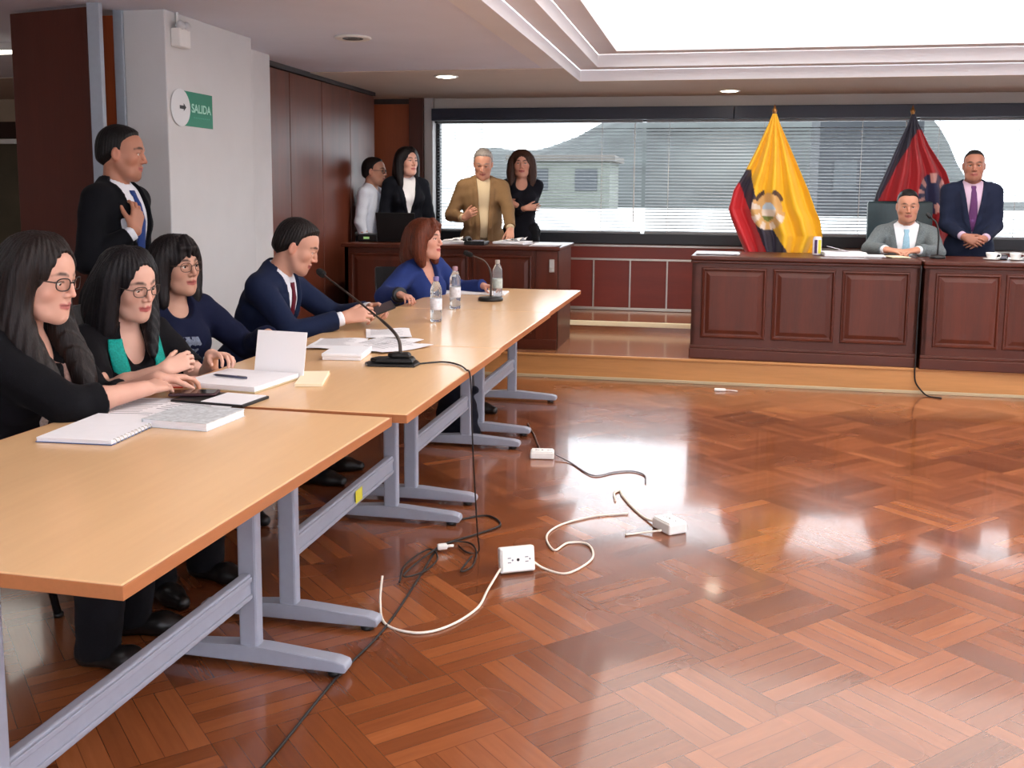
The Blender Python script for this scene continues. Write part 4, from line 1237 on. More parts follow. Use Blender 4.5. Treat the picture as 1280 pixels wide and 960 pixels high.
# papers before the man in navy
for x, y, rz, w, d, lb in ((-1.545, 3.93, 10, .21, .29, 'white sheet nearest the man in navy, under his forearm'), (-1.36, 4.00, -14, .21, .29, 'fanned white sheet to the right of the man in navy'), (-1.44, 4.28, 20, .20, .28, 'white sheet under the hands of the man in navy'), (-1.30, 3.90, -30, .21, .28, 'rumpled white sheet behind the microphone base')):
    e = item('paper_sheet', (x, y, TZ+.004*((x*37) % 1)), rz, lb, 'paper', 'sheets before the man in navy')
    bm_ = MB(); n = 10; ph = random.random()*6
    pts = [(-w/2+w*i/n, -d/2+d*j/n, .004+.004*math.sin(i*.6+ph)*math.sin(j*.5+ph)) for j in range(n+1) for i in range(n+1)]
    lo = [(x_, y_, z_-.0012) for x_, y_, z_ in pts]; N_ = len(pts)
    fs = []
    for j in range(n):
        for i in range(n):
            a = j*(n+1)+i; fs.append((a, a+1, a+n+2, a+n+1)); fs.append((N_+a, N_+a+n+1, N_+a+n+2, N_+a+1))
    bm_.poly(pts+lo, fs, smooth=True); bm_.build('sheet', M_paper, e)
    b = MB()
    for k in range(9): b.box((-.08, .11-k*.024, .0085), (.07-.05*random.random(), .113-k*.024, .0088))
    b.build('print_lines', M_ink, e)
e = item('card_box', (-1.40, 3.66), 8, 'flat white box of cards left of the microphone base', 'box')
b = MB(); b.box((-.075, -.10, 0), (.075, .10, .016), .002); b.build('tray', M_paper, e)
b = MB(); b.box((-.077, -.102, .014), (.077, .102, .026), .002); b.build('lid', mat('white_card', (238, 242, 248), .6), e)
# gooseneck microphone
def mic(loc, rz, pts, label, base, group=None):
    e = item('gooseneck_microphone', loc, rz, label, 'microphone', group)
    b = MB()
    if base == 'wedge':
        b.prism([(-.09, -.045), (.085, -.06), (.10, .0), (.085, .06), (-.09, .045), (-.105, 0)], 0, .010, bev=.003)
        b.prism([(-.06, -.035), (.075, -.048), (.085, 0), (.075, .048), (-.06, .035), (-.085, 0)], .010, .028, bev=.008)
        b.prism([(.0, -.024), (.062, -.03), (.068, 0), (.062, .03), (.0, .024), (-.02, 0)], .028, .046, bev=.008)
    else:
        b.lathe([(.07, 0), (.075, .004), (.075, .016), (.066, .022), (.02, .026), (.0, .026)], 32)
    b.build('base', M_black, e)
    P = spline(pts, 8); b = MB(); b.tube(P, [.0065]*(len(P)//2)+[.0042]*(len(P)-len(P)//2), 10); n = b.build('gooseneck', mat('gunmetal', (74, 66, 62), .35, metal=.6), e)
    d = (P[-1]-P[-3]).normalized(); q = Vector((0, 0, 1)).rotation_difference(d).to_matrix().to_4x4(); q.translation = P[-1]
    b = MB(); b.lathe([(.005, -.004), (.012, .0), (.0155, .012), (.0155, .040), (.011, .052), (.0, .055)], 18, q); b.build('foam_windscreen', mat('black_foam', (18, 18, 20), .95, bump=.5, bscale=900), e)
    return e
mic((-1.165, 3.515), 12, [(.03, .0, .035), (.005, .025, .115), (-.15, .22, .205), (-.336, .465, .295)], 'black gooseneck microphone with a wedge base before the man in navy', 'wedge')
mic((-1.31, 5.80), -10, [(.0, .0, .02), (.0, .0, .16), (-.03, -.02, .235), (-.10, -.05, .27)], 'short black microphone on a round base on the far table', 'disc')
# bottles
M_clear = mat('clear_bottle', (226, 232, 236), .04, trans=.85, ior=1.2, spec=.6)
def bottle(loc, h, label, cap, body=None):
    e = item('water_bottle', loc, random.uniform(0, 90), label, 'bottle', 'water bottles on the tables'); s = h/.24
    b = MB(); b.lathe([(.0, 0), (.027, .0), (.031, .004), (.0315, .03), (.0295, .04), (.0315, .05), (.0315, .13), (.0295, .14), (.0315, .15), (.030, .175), (.020, .205), (.0125, .215), (.0125, .224), (.0, .224)] if True else [], 28, Matrix.Scale(s, 4)); b.build('body', body or M_clear, e)
    b = MB(); b.lathe([(.0318, .065), (.0322, .067), (.0322, .122), (.0318, .124)], 28, Matrix.Scale(s, 4)); b.build('label_band', mat('bottle_band_'+cap[3], cap[4], .45, noise=.2, nscale=60), e)
    b = MB(); b.lathe([(.0142, .216), (.0148, .218), (.0148, .236), (.0135, .240), (.0, .240)], 20, Matrix.Scale(s, 4)); b.build('cap', mat('cap_'+cap[3], cap[:3], .4), e)
bottle((-1.357, 4.775), .225, 'nearer of the two clear water bottles standing side by side', (120, 110, 165, 'violet', (214, 218, 226)))
bottle((-1.408, 5.34), .235, 'clear water bottle with a pinkish cap, behind the nearest bottle', (168, 130, 140, 'rose', (206, 208, 214)))
bottle((-1.30, 5.94), .235, 'clear water bottle behind the round based microphone', (170, 165, 160, 'pale', (176, 186, 180)))
e = item('document_stack', (-1.50, 6.20), 3, 'white folded papers at the far end of the last table', 'paper')
b = MB(); sheet_stack(b, .40, .20, .012, 0, .02, 3); b.build('sheets', M_paper, e)
# black microphone cable over the table edge to the floor
M_bcab = mat('black_cable', (22, 20, 20), .5); M_wcab = mat('white_cable', (226, 218, 204), .5)
def cable(name, pts, r, m, label, n=8, group=None):
    b = MB(); b.tube(spline(pts, n), r, 6); o = b.build(name, m); return tag(o, label, 'cable', group)
cable('microphone_cable', [(-1.075, 3.53, TZ+.005), (-1.0, 3.60, TZ+.004), (-.93, 3.56, TZ+.004), (-.872, 3.46, TZ+.004), (-.852, 3.45, TZ-.03), (-.850, 3.48, .45), (-.852, 3.56, .12), (-.86, 3.62, .006), (-.90, 3.60, .006), (-.95, 3.66, .006)], .0032, M_bcab, 'black cable running from the microphone over the table edge to the floor')
F0 = .005
cable('floor_cable', [(-1.05, 1.75, F0), (-1.026, 2.093, F0), (-1.020, 2.544, F0), (-.992, 2.872, F0), (-1.005, 3.27, F0), (-1.023, 3.592, F0), (-1.001, 3.689, F0), (-.903, 3.826, F0), (-.845, 3.95, F0), (-.93, 4.05, F0), (-1.05, 3.95, F0)], .0042, M_bcab, 'long black cable on the parquet running past the table feet toward the camera')
cable('coiled_cable', [(-1.06, 3.25, F0+.004), (-1.09, 3.42, F0+.004), (-1.05, 3.58, F0+.008), (-.99, 3.50, F0+.008), (-1.00, 3.36, F0+.008), (-1.06, 3.30, F0+.012), (-1.01, 3.62, F0+.012), (-.93, 3.70, F0+.004), (-.87, 3.62, F0+.004), (-.845, 3.46, F0+.004), (-.875, 3.40, F0+.004), (-.87, 3.55, F0+.006)], .0035, M_bcab, 'tangled loop of thin black cable on the floor beside the second table')
b = MB(); b.box((-.02, -.012, 0), (.02, .012, .022), .006); b.tube([(.02, 0, .011), (.045, 0, .010)], .006, 8); o = b.build('cable_plug', M_white, loc=(-1.0, 3.60, .010), rot=(0, 0, .5)); tag(o, 'small white plug lying in the tangled black cable', 'plug')
# outlet boxes on the floor
def outlet(loc, rz, tilt, label, sx=.055, sy=.038, h=.034):
    e = empty('outlet_box', (*loc, 0), R(rz)); tag(e, label, 'socket', 'white outlet boxes on the floor')
    e.rotation_euler = (R(tilt), 0, R(rz)); s, c = math.sin(R(tilt)), math.cos(R(tilt))
    e.location.z = abs(s)*sy+.001 if tilt < 80 else sy+.001
    b = MB(); b.box((-sx, -sy, 0), (sx, sy, h), .007, seg=3); b.build('housing', M_white, e)
    f = MB(); f.box((-sx*.9, -sy*.88, h), (sx*.9, sy*.88, h+.004), .002); fp = f.build('faceplate', mat('outlet_plate', (240, 240, 236), .35), e)
    for x in (-.5, .5):
        k = MB()
        for yy in (-.008, .008): k.box((sx*x-.006, yy-.0016, h+.0038), (sx*x+.006, yy+.0016, h+.0046))
        k.lathe([(.0035, h+.0038), (.0035, h+.0046)], 10, Matrix.Translation((sx*x+.012, 0, 0))); k.build('socket', M_ink, fp)
    k = MB(); k.lathe([(.0055, h+.0036), (.0055, h+.0048)], 12, Matrix.Translation((0, 0, 0))); k.build('screw', M_black, fp)
    return e
outlet((-.688, 3.475), 28, 78, 'white outlet box tipped on its side, nearest the camera', .066, .046, .036)
outlet((-.152, 4.05), -52, 0, 'white outlet box in the middle of the open floor', .062, .045, .045)
outlet((-.86, 5.06), 8, 0, 'white outlet box by the feet of the third table', .062, .042, .036)
cable('white_cable', [(-1.071, 3.10, .09), (-1.062, 3.05, .02), (-1.0, 2.92, F0), (-.885, 2.878, F0), (-.80, 2.945, F0), (-.742, 3.10, F0), (-.738, 3.25, .012), (-.727, 3.40, .03)], .0045, M_wcab, 'white cable curving from the near table foot to the tipped outlet box')
cable('white_cable', [(-.64, 3.52, .03), (-.58, 3.50, F0), (-.491, 3.477, F0), (-.423, 3.641, F0), (-.458, 3.793, F0), (-.537, 3.793, F0), (-.578, 3.70, F0), (-.633, 3.848, F0), (-.601, 3.996, F0), (-.484, 4.139, F0), (-.337, 4.217, F0)], .0045, M_wcab, 'white cable looping in an S between the two nearer outlet boxes')
cable('white_cable', [(-.19, 4.07, .02), (-.26, 4.17, F0), (-.327, 4.31, F0), (-.385, 4.47, F0), (-.402, 4.538, F0), (-.425, 4.50, F0), (-.41, 4.39, F0)], .0055, M_wcab, 'white cable from the back of the middle outlet box to a bare end')
cable('white_cable', [(-.18, 3.98, .02), (-.267, 3.972, F0), (-.325, 3.94, F0)], .0045, M_wcab, 'short white cable stub at the side of the middle outlet box')
cable('grey_cable', [(-.79, 5.06, .02), (-.70, 4.98, F0), (-.56, 4.77, F0), (-.46, 4.85, F0), (-.376, 4.89, F0), (-.31, 4.83, F0), (-.295, 4.70, F0)], .004, mat('grey_cable', (126, 120, 122), .5), 'grey cable trailing right from the far outlet box')
cable('brown_cable', [(-.92, 5.05, .02), (-.90, 5.2, F0), (-.94, 5.35, F0), (-.984, 5.514, F0), (-1.03, 5.65, F0), (-1.076, 5.80, F0)], .0045, mat('brown_cable', (96, 74, 62), .5), 'brown cable running from the far outlet box to the last table')
cable('bench_cable', [(1.394, 7.325, .90), (1.392, 7.335, .60), (1.392, 7.335, .20), (1.392, 7.338, .17), (1.40, 7.335, .09), (1.44, 7.325, .03), (1.475, 7.25, F0), (1.55, 7.20, F0)], .0055, M_bcab, 'black cable hanging down between the two benches and over the step')
b = MB(); b.box((-.04, -.015, 0), (.04, .015, .018), .006); b.tube([(.04, 0, .008), (.08, .01, .006), (.12, -.01, .006)], .004, 6); o = b.build('cable_connector', M_white, loc=(.06, 7.12, .001)); tag(o, 'small white connector lying on the floor before the platform step', 'plug')
# dark bag hanging between the tables' legs
e = empty('shoulder_bag', (-1.40, 5.36, 0), R(10)); tag(e, 'black cloth bag standing by the legs of the third table', 'bag')
Fb = Field((-.16, -.10, -.005), (.16, .10, .36), .009); Fb.ell((0, 0, .13), (.12, .065, .16), .03); Fb.cap((-.09, 0, .03), (.09, 0, .03), .045, None, .04); Fb.cap((-.10, 0, .28), (.10, 0, .28), .022, None, .04)
wrk = lambda D, X, Y, Z: np.maximum(D+.004*np.sin(X*60+Z*40)*np.sin(Z*50+Y*30), .001-Z); Fb.edit(wrk); V_, Q_ = Fb.net(1); link('pouch', np_mesh('pouch', V_, Q_), cloth((18, 20, 30)), e)
b = MB(); b.tube(spline([(-.09, 0, .28), (-.07, .01, .42), (0, .015, .47), (.07, .01, .42), (.09, 0, .28)], 6), .009, 8); b.build('strap', M_black, e)

# ------------------------------------------------------------------ things on the desks at the back
DZ = .976
def laptop(loc, rz, label, sw=.17, ang=14):
    e = empty('laptop', loc, R(rz)); tag(e, label, 'laptop', None)
    b = MB(); b.box((-sw, -.115, 0), (sw, .115, .018), .004); b.build('base', M_black, e)
    b = MB(); b.box((-sw+.01, -.10, .018), (sw-.01, .02, .0195)); b.build('keyboard', mat('key_grey', (50, 50, 54), .6), e)
    M = Matrix.Translation((0, .115, .014)) @ Matrix.Rotation(R(-ang), 4, 'X'); b = MB(); b.box((-sw, -.004, 0), (sw, .006, .23), .004, M); ld = b.build('lid', M_black, e)
    b = MB(); b.box((-sw+.01, -.0055, .015), (sw-.01, -.0035, .22), 0, M); b.build('screen', mat('laptop_screen', (120, 130, 150), .2), ld)
laptop((-2.55, 7.93, DZ), 180, 'black laptop with its lid toward the room on the clerk desk', .165, 12)
laptop((2.285, 7.62, .939), 178, 'dark laptop at the right end of the benches, edge of the picture', .16, 10)
e = empty('desk_printer', (-2.80, 7.92, DZ)); tag(e, 'small black printer left of the laptop on the clerk desk', 'printer')
b = MB(); b.box((-.085, -.11, 0), (.085, .11, .055), .008); b.build('body', M_black, e)
b = MB(); b.box((-.08, -.10, .055), (.08, .10, .062), .003); b.build('lid', mat('printer_lid', (60, 62, 66), .4), e)
b = MB(); b.box((-.035, -.1125, .022), (.015, -.109, .040)); b.build('display', emit('green_display', (150, 190, 120), .5), e)
for x, y, rz, w, d, h, lb in ((-2.08, 7.82, 12, .2, .28, .018, 'rumpled white papers beside the red haired woman on the clerk desk'), (-1.60, 7.88, -10, .26, .22, .022, 'white papers under the hand of the man in the tan jacket'), (-1.30, 7.72, 4, .21, .26, .012, 'white sheets at the right end of the clerk desk')):
    e = empty('document_stack', (x, y, DZ), R(rz)); tag(e, lb, 'paper', 'papers on the clerk desk')
    b = MB(); sheet_stack(b, w, d, h, 0, .06, 4); b.build('sheets', M_paper, e)
    if x < -1.5:
        b = MB(); n = 8; pts = [(-w*.4+w*.8*i/n, -d*.3+d*.6*j/n, h+.006+.03*abs(math.sin(i*.9+j*.5))*(i/n)) for j in range(n+1) for i in range(n+1)]; N_ = len(pts)
        fs = []
        for j in range(n):
            for i in range(n):
                a = j*(n+1)+i; fs += [(a, a+1, a+n+2, a+n+1), (N_+a, N_+a+n+1, N_+a+n+2, N_+a+1)]
        b.poly(pts+[(p[0], p[1], p[2]-.0015) for p in pts], fs, smooth=True); b.build('curled_sheet', M_paper, e)
e = empty('desk_telephone', (-1.845, 7.66, DZ), R(0)); tag(e, 'black desk telephone between the papers on the clerk desk', 'telephone')
b = MB(); b.prism([(-.08, -.09), (.08, -.09), (.08, .09), (-.08, .09)], 0, .03, bev=.006); b.build('base', M_black, e)
b = MB(); b.tube(spline([(-.075, -.07, .042), (-.075, -.04, .052), (-.075, .04, .052), (-.075, .07, .042)], 5), .014, 8); b.box((-.092, -.09, .03), (-.058, -.055, .048), .006); b.box((-.092, .055, .03), (-.058, .09, .048), .006); b.build('handset', M_black, e)
b = MB()
for i in range(3):
    for j in range(4): b.box((-.03+.03*i, -.06+.03*j, .03), (-.01+.03*i, -.042+.03*j, .035), .001)
b.build('keypad', M_ink, e)
BZ = .939
e = empty('drink_can', (.735, 7.74, BZ)); tag(e, 'pale can with a yellow and dark stripe, right of the yellow flag on the bench', 'can')
b = MB(); b.lathe([(.0, .0), (.026, 0), (.031, .006), (.032, .012), (.032, .12), (.026, .135), (.026, .138), (.0, .136)], 26); b.build('body', mat('can_white', (226, 220, 226), .35), e)
b = MB()
for a, w, mi in ((-1.95, .32, 0), (-1.0, .42, 1)):
    pts = []
    for z in (.015, .115):
        for i in range(5): t = a+w*(i/4-.5)*2; pts.append((.0325*math.cos(t), .0325*math.sin(t), z))
    b.poly(pts, [(i, i+1, i+6, i+5) for i in range(4)], mi)
o = b.build('stripes', [mat('can_violet', (70, 44, 90), .4), mat('can_yellow', (206, 200, 60), .4)], e)
for x, y, rz, w, d, h, lb in ((.93, 7.74, 6, .30, .22, .030, 'stack of white documents between the can and the seated man'), (1.13, 7.62, -8, .12, .16, .016, 'small white papers left of the man in grey'), (1.28, 7.60, 14, .13, .16, .012, 'cream note sheets under the hands of the man in grey'), (.02, 7.62, 0, .30, .22, .012, 'white sheets at the left end of the left bench')):
    e = empty('document_stack', (x, y, BZ), R(rz)); tag(e, lb, 'paper', 'papers on the benches')
    b = MB(); sheet_stack(b, w, d, h, 0, .08, 4); b.build('sheets', mat('cream_note', (226, 216, 186), .8) if 'cream' in lb else M_paper, e)
    if 'stack' in lb:
        b = MB(); b.box((-.10, -.05, 0), (.08, .06, .003), .001, Matrix.Translation((-.02, 0, h+.012)) @ Matrix.Rotation(R(14), 4, 'Y')); b.build('top_sheet', M_paper, e)
e = empty('gooseneck_microphone', (1.55, 7.60, BZ)); tag(e, 'thin dark microphone standing on the bench in front of the man in grey', 'microphone')
b = MB(); b.lathe([(.05, 0), (.055, .004), (.05, .02), (.015, .028), (.0, .028)], 22); b.build('base', M_black, e)
b = MB(); b.tube(spline([(0, 0, .02), (0, .0, .16), (-.015, .02, .25), (-.05, .05, .29)], 6), .0065, 8); b.build('gooseneck', M_black, e)
b = MB(); b.lathe([(.006, 0), (.014, .006), (.014, .04), (.0, .05)], 14, Matrix.Translation((-.05, .05, .285)) @ Matrix.Rotation(R(-40), 4, 'Y')); b.build('foam_windscreen', M_black, e)
for x, lb in ((1.905, 'left one of the two small white cups by the laptop on the right bench'), (2.06, 'right one of the two small white cups by the laptop on the right bench')):
    e = empty('coffee_cup', (x, 7.58, BZ)); tag(e, lb, 'cup', 'white cups on the right bench')
    b = MB(); b.lathe([(.0, .0), (.022, 0), (.026, .004), (.036, .035), (.039, .052), (.037, .052), (.034, .036), (.022, .008), (.0, .008)], 24); b.build('bowl', M_white, e)
    b = MB(); b.tube(spline([(.036, 0, .042), (.056, 0, .040), (.056, 0, .020), (.030, 0, .014)], 5), .004, 8); b.build('handle', M_white, e)
    b = MB(); b.lathe([(.0, .001), (.035, .001), (.055, .007), (.055, .010), (.03, .005), (.0, .005)], 26); b.build('saucer', M_white, e)
e = empty('desk_clock', (1.985, 7.62, BZ)); tag(e, 'small black desk device between the two white cups', 'device')
b = MB(); b.prism([(-.03, -.03), (.03, -.03), (.03, .03), (-.03, .03)], 0, .035, bev=.006); b.build('body', M_black, e)
b = MB(); b.box((-.022, -.0312, .010), (.022, -.0295, .028)); b.build('display', M_ink, e)

# ------------------------------------------------------------------ wall and ceiling fittings
# exit sign on the pillar side (plane x = -2.78, facing +x)
e = empty('exit_sign', (-2.7995, 5.085, 1.815)); tag(e, 'green exit sign with a white disc on the white pillar', 'sign')
MS = Matrix(((0, 0, 1, 0), (1, 0, 0, 0), (0, 1, 0, 0), (0, 0, 0, 1)))     # sign x,y,z -> world y,z,x
b = MB(); b.box((-.175, -.092, 0), (.18, .092, .004), .001, MS); b.build('plate', mat('exit_green', (0, 122, 92), .45), e)
b = MB(); b.prism([(-.165+.098*math.cos(k*math.pi/24), .098*math.sin(k*math.pi/24)) for k in range(48)], .004, .0055, MS); dk = b.build('disc', mat('sign_white', (216, 220, 222), .5), e)
b = MB(); b.prism([(-.175, -.006), (-.135, -.006), (-.135, -.016), (-.110, .004), (-.135, .024), (-.135, .012), (-.175, .012)], .0055, .0065, MS); b.build('arrow', M_black, dk)
me = text_mesh('SALIDA', .064, .0008, .0012); me.transform(Matrix.Translation((.0, 0, 0))); t = link('lettering', me, mat('sign_letters', (170, 222, 204), .5), e); t.matrix_local = MS @ Matrix.Translation((.052, .004, .0052))
b = MB()
for i in range(9): b.box((-.03+i*.02, -.045, .004), (-.03+i*.02+.012, -.040, .0046), 0, MS)
b.build('small_print', mat('sign_print', (70, 160, 132), .6), e)
# emergency light above it
e = empty('emergency_light', (-2.8, 4.905, 2.165)); tag(e, 'white emergency light box under the ceiling on the pillar', 'lamp')
b = MB(); b.box((.0, -.055, -.045), (.055, .055, .05), .008, seg=3); b.build('housing', M_white, e)
for y in (-.03, .03):
    b = MB(); b.lathe([(.0, 0), (.020, 0), (.024, .012), (.024, .03), (.018, .036), (.0, .036)], 18, Matrix.Translation((.03, y, .055)) @ Matrix.Rotation(R(60), 4, 'Y')); b.build('lamp_head', mat('lamp_grey', (196, 198, 200), .4), e)
b = MB(); b.tube([(.01, .0, .05), (.01, .0, .135)], .007, 8); b.build('conduit', M_white, e)
# ceiling fittings
def downlight(x, y, label, on=True):
    e = empty('ceiling_downlight', (x, y, CZ-.006 if y > 7.47 else CZ)); tag(e, label, 'ceiling light', 'round ceiling downlights')
    b = MB(); b.lathe([(.072, -.001), (.095, -.001), (.098, -.006), (.092, -.010), (.074, -.008), (.072, -.004)], 30); b.build('trim_ring', M_white, e)
    b = MB(); b.lathe([(.0, -.014), (.05, -.0135), (.073, -.009), (.073, -.001), (.0, -.001)], 26); b.build('lens', emit('downlight_glow', (255, 244, 220), 14.0), e)
downlight(-2.13, 7.80, 'lit round downlight above the clerk desk')
downlight(.073, 9.20, 'lit round downlight above the left bench, before the window')
e = empty('ceiling_vent', (-2.17, 5.83, CZ)); tag(e, 'unlit round dark vent in the grey ceiling at left', 'vent')
b = MB(); b.lathe([(.075, -.001), (.108, -.001), (.112, -.008), (.10, -.014), (.08, -.010)], 30); b.build('rim', M_white, e)
b = MB(); b.lathe([(.0, -.012), (.03, -.012), (.034, -.008), (.0, -.008)], 20); b.lathe([(.045, -.010), (.06, -.013), (.063, -.009), (.048, -.006)], 26); b.build('louvre', mat('vent_grey', (104, 108, 112), .5), e)
b = MB(); b.lathe([(.0, -.003), (.08, -.003), (.08, -.001), (.0, -.001)], 24); b.build('throat', mat('vent_dark', (36, 38, 40), .7), e)
e = empty('ceiling_batten_light', (-4.62, 5.75, CZ)); tag(e, 'bright strip light in the room beyond the brown door', 'ceiling light')
b = MB(); b.box((-.6, -.05, -.05), (.6, .05, 0), .006); b.build('housing', M_white, e)
b = MB(); b.box((-.58, -.04, -.062), (.58, .04, -.048), .005); b.build('diffuser', emit('strip_light', (255, 246, 226), 9), e)
# cluttered counter in the room beyond
e = empty('service_counter', (-5.0, 6.3, 0)); tag(e, 'pale counter in the room beyond the brown door', 'counter')
b = MB(); b.box((-1.0, -.3, .0), (.35, .3, .74), .01); b.build('body', mat('counter_teal', (56, 84, 80), .6), e)
b = MB(); b.box((-1.02, -.33, .74), (.37, .33, .775), .008); b.build('worktop', mat('counter_top', (150, 150, 142), .4), e)
e = empty('document_stack', (-4.80, 6.15, .775), R(10)); tag(e, 'white papers on the counter in the room beyond', 'paper')
b = MB(); sheet_stack(b, .3, .22, .03, 0, .1, 4); b.build('sheets', M_paper, e)
e = empty('desk_monitor', (-4.52, 6.42, .775), R(205)); tag(e, 'black monitor on the counter beyond the brown door', 'monitor')
b = MB(); b.box((-.15, -.02, .06), (.15, .02, .30), .006); b.build('screen_case', M_black, e)
b = MB(); b.lathe([(.0, 0), (.08, 0), (.08, .01), (.015, .02), (.015, .08), (.0, .08)], 16); b.build('stand', M_black, e)
# ------------------------------------------------------------------ the people
def L(pts, r): return (pts, r)
# 1 nearest woman: black top with sleeves pushed up, long dark hair, glasses
def w1_extra(P, F):
    rows = [(.035, .40, .012), (.030, .35, .022), (.02, .30, .026), (.01, .25, .022), (.0, .21, .010)]
    strip(P, 'shawl', F, cloth((196, 186, 180), .5, 120, .3), rows, .004, .003)
    rows = [(-.055, .42, .010), (-.055, .36, .014), (-.05, .30, .012), (-.045, .26, .006)]
    strip(P, 'shawl_fold', F, cloth((150, 120, 112), .5, 120, .3), rows, .005, .003)
w1_hair = long_hair((27, 19, 18), [
    L([(-.03, .02, .10), (-.082, .0, .035), (-.092, -.02, -.06), (-.10, -.01, -.16), (-.095, .05, -.27), (-.07, .09, -.36)], [.03, .034, .036, .038, .036, .018]),
    L([(.03, .02, .10), (.082, .0, .035), (.092, -.02, -.06), (.10, .0, -.16), (.095, .06, -.27), (.06, .10, -.37)], [.03, .034, .036, .040, .036, .016]),
    L([(.06, -.06, .02), (.08, -.075, -.08), (.10, -.05, -.2), (.105, .0, -.30)], [.05, .055, .05, .025]),
    L([(0, -.085, .02), (0, -.11, -.10), (0, -.12, -.22), (0, -.10, -.34)], [.065, .075, .07, .04])],
    cap=.020, face=(.061, .086, .106), part=.0, facez=-.012)
person('long haired woman in glasses and a black top, seated nearest the camera', (-1.915, 2.56, 1.122), 0, 8,
    look=(-6, 9, 0), lean=16, twist=-4, neck=.42, h=1.62, female=True, build=1.16, fat=1.06, seat=.46,
    arms=({'w': (-1.70, 2.80, .795), 'dir': (.45, .8, -.1), 'palm': (.1, -.2, -1), 'curl': .5, 'pole': (-.5, -.3, -1)},
          {'w': (-1.660, 2.665, .790), 'dir': (.06, 1, -.03), 'palm': (-.35, 0, -1), 'curl': .42, 'spread': .06, 'thumb': .3, 'pole': (.9, .25, -.7)}),
    hair=w1_hair, outfit=top((15, 15, 19), .70, neckc=(0, .09, .50), neckr=(.085, .09, .10), after=w1_extra, loose=.006),
    glasses={'rgb': (34, 22, 22), 'r': .0019}, skin=(206, 158, 138), gaze=(0, 22), fine=(.0028, .004), lip=(170, 96, 92))

# 2 woman in a black top with a turquoise stole
def w2_extra(P, F):
    m = cloth((20, 150, 138), .45, 160, .25)
    for sx in (-1, 1):
        rows = [(sx*.085, .475, .026), (sx*.090, .44, .030), (sx*.088, .38, .030), (sx*.078, .31, .030), (sx*.064, .24, .029), (sx*.050, .17, .027), (sx*.040, .10, .022)]
        strip(P, 'stole', F, m, rows, .007, .004, bulge=.004)
w2_hair = long_hair((17, 15, 19), [
    L([(-.03, .02, .10), (-.080, .0, .03), (-.084, -.01, -.06), (-.070, .02, -.14), (-.028, .075, -.25)], [.03, .032, .032, .026, .012]),
    L([(.03, .02, .10), (.082, .0, .035), (.088, -.02, -.06), (.082, -.035, -.16), (.085, -.06, -.27)], [.03, .034, .037, .038, .02]),
    L([(.05, -.06, .02), (.075, -.07, -.08), (.085, -.05, -.2)], [.05, .05, .03]),
    L([(0, -.085, .02), (0, -.105, -.10), (0, -.11, -.24)], [.065, .07, .045])],
    cap=.018, face=(.057, .086, .104), facez=-.012)
person('long haired woman in glasses with a turquoise stole, seated second from the camera', (-2.015, 3.16, 1.050), 0, -22,
    look=(6, 12, 4), lean=10, neck=.30, h=1.56, female=True, seat=.46,
    arms=({'w': (-1.74, 3.22, .80), 'dir': (.7, -.4, .1), 'palm': (.2, -.3, -1), 'curl': .6, 'pole': (-.7, -.4, -1)},
          {'w': (-1.740, 2.91, .800), 'dir': (.45, .80, .28), 'palm': (-.5, .5, -.6), 'curl': [.55, .75, .85, .95], 'spread': .10, 'thumb': .2, 'pole': (.8, -.2, -.9)}),
    hair=w2_hair, outfit=top((17, 16, 20), .52, neckc=(0, .115, .485), neckr=(.062, .12, .115), after=w2_extra),
    glasses={'rgb': (44, 34, 30), 'r': .0016}, skin=(214, 168, 148), gaze=(0, 20), fine=(.003, .0042), lip=(180, 84, 84))

# 3 woman in a navy sweater with a grey print
def w3_extra(P, F):
    m = mat('grey_print', (112, 122, 140), .8, noise=.5, nscale=55)
    for r_ in ([(.0, .36, .05), (.0, .33, .062), (.0, .30, .066), (.0, .27, .058), (.0, .24, .04)], [(.045, .215, .018), (.045, .195, .022), (.045, .175, .016)], [(-.03, .20, .020), (-.03, .18, .024), (-.03, .165, .016)]):
        strip(P, 'print_patch', F, m, r_, .0015, .002)
w3_hair = long_hair((24, 20, 22), [
    L([(-.03, .02, .10), (-.082, .0, .03), (-.090, -.01, -.06), (-.082, .02, -.15)], [.03, .034, .036, .018]),
    L([(.03, .02, .10), (.082, .0, .03), (.094, -.01, -.06), (.09, .015, -.16)], [.03, .034, .038, .018]),
    L([(0, -.085, .02), (0, -.10, -.10), (0, -.09, -.19)], [.065, .07, .04])],
    cap=.020, face=(.058, .082, .086), facez=-.035,
    fringe=[([(.0, .055, .118), (-.022, .085, .082), (-.036, .084, .046)], [.016, .013, .006]), ([(.0, .055, .118), (.012, .09, .082), (.016, .096, .046)], [.016, .013, .006]), ([(.0, .055, .118), (.036, .072, .082), (.046, .072, .040)], [.016, .014, .007]), ([(.0, .055, .118), (-.006, .09, .08), (-.010, .098, .050)], [.016, .012, .005])])
person('woman with a fringe and glasses in a navy sweater with a grey print', (-2.235, 3.86, 1.062), 0, -30,
    look=(12, 1, 2), lean=6, side=-2, neck=.22, h=1.56, female=True, build=1.05, seat=.46,
    arms=({'w': (-1.86, 3.93, .775), 'dir': (.7, -.6, 0), 'palm': (0, -.2, -1), 'curl': .6, 'pole': (-.7, -.4, -.9)}, {'w': (-2.00, 3.60, .64), 'dir': (.5, .8, -.2), 'palm': (0, .1, -1), 'curl': .5, 'pole': (.5, -.6, -.9)}),
    hair=w3_hair, outfit=top((22, 27, 52), 1.0, neckc=(0, .09, .505), neckr=(.070, .085, .070), after=w3_extra, loose=.008, name='sweater'),
    glasses={'rgb': (60, 44, 36), 'r': .0014, 'tall': 1.05}, skin=(196, 150, 128), gaze=(-6, 2), fine=(.0032, .0046), lip=(168, 84, 80))

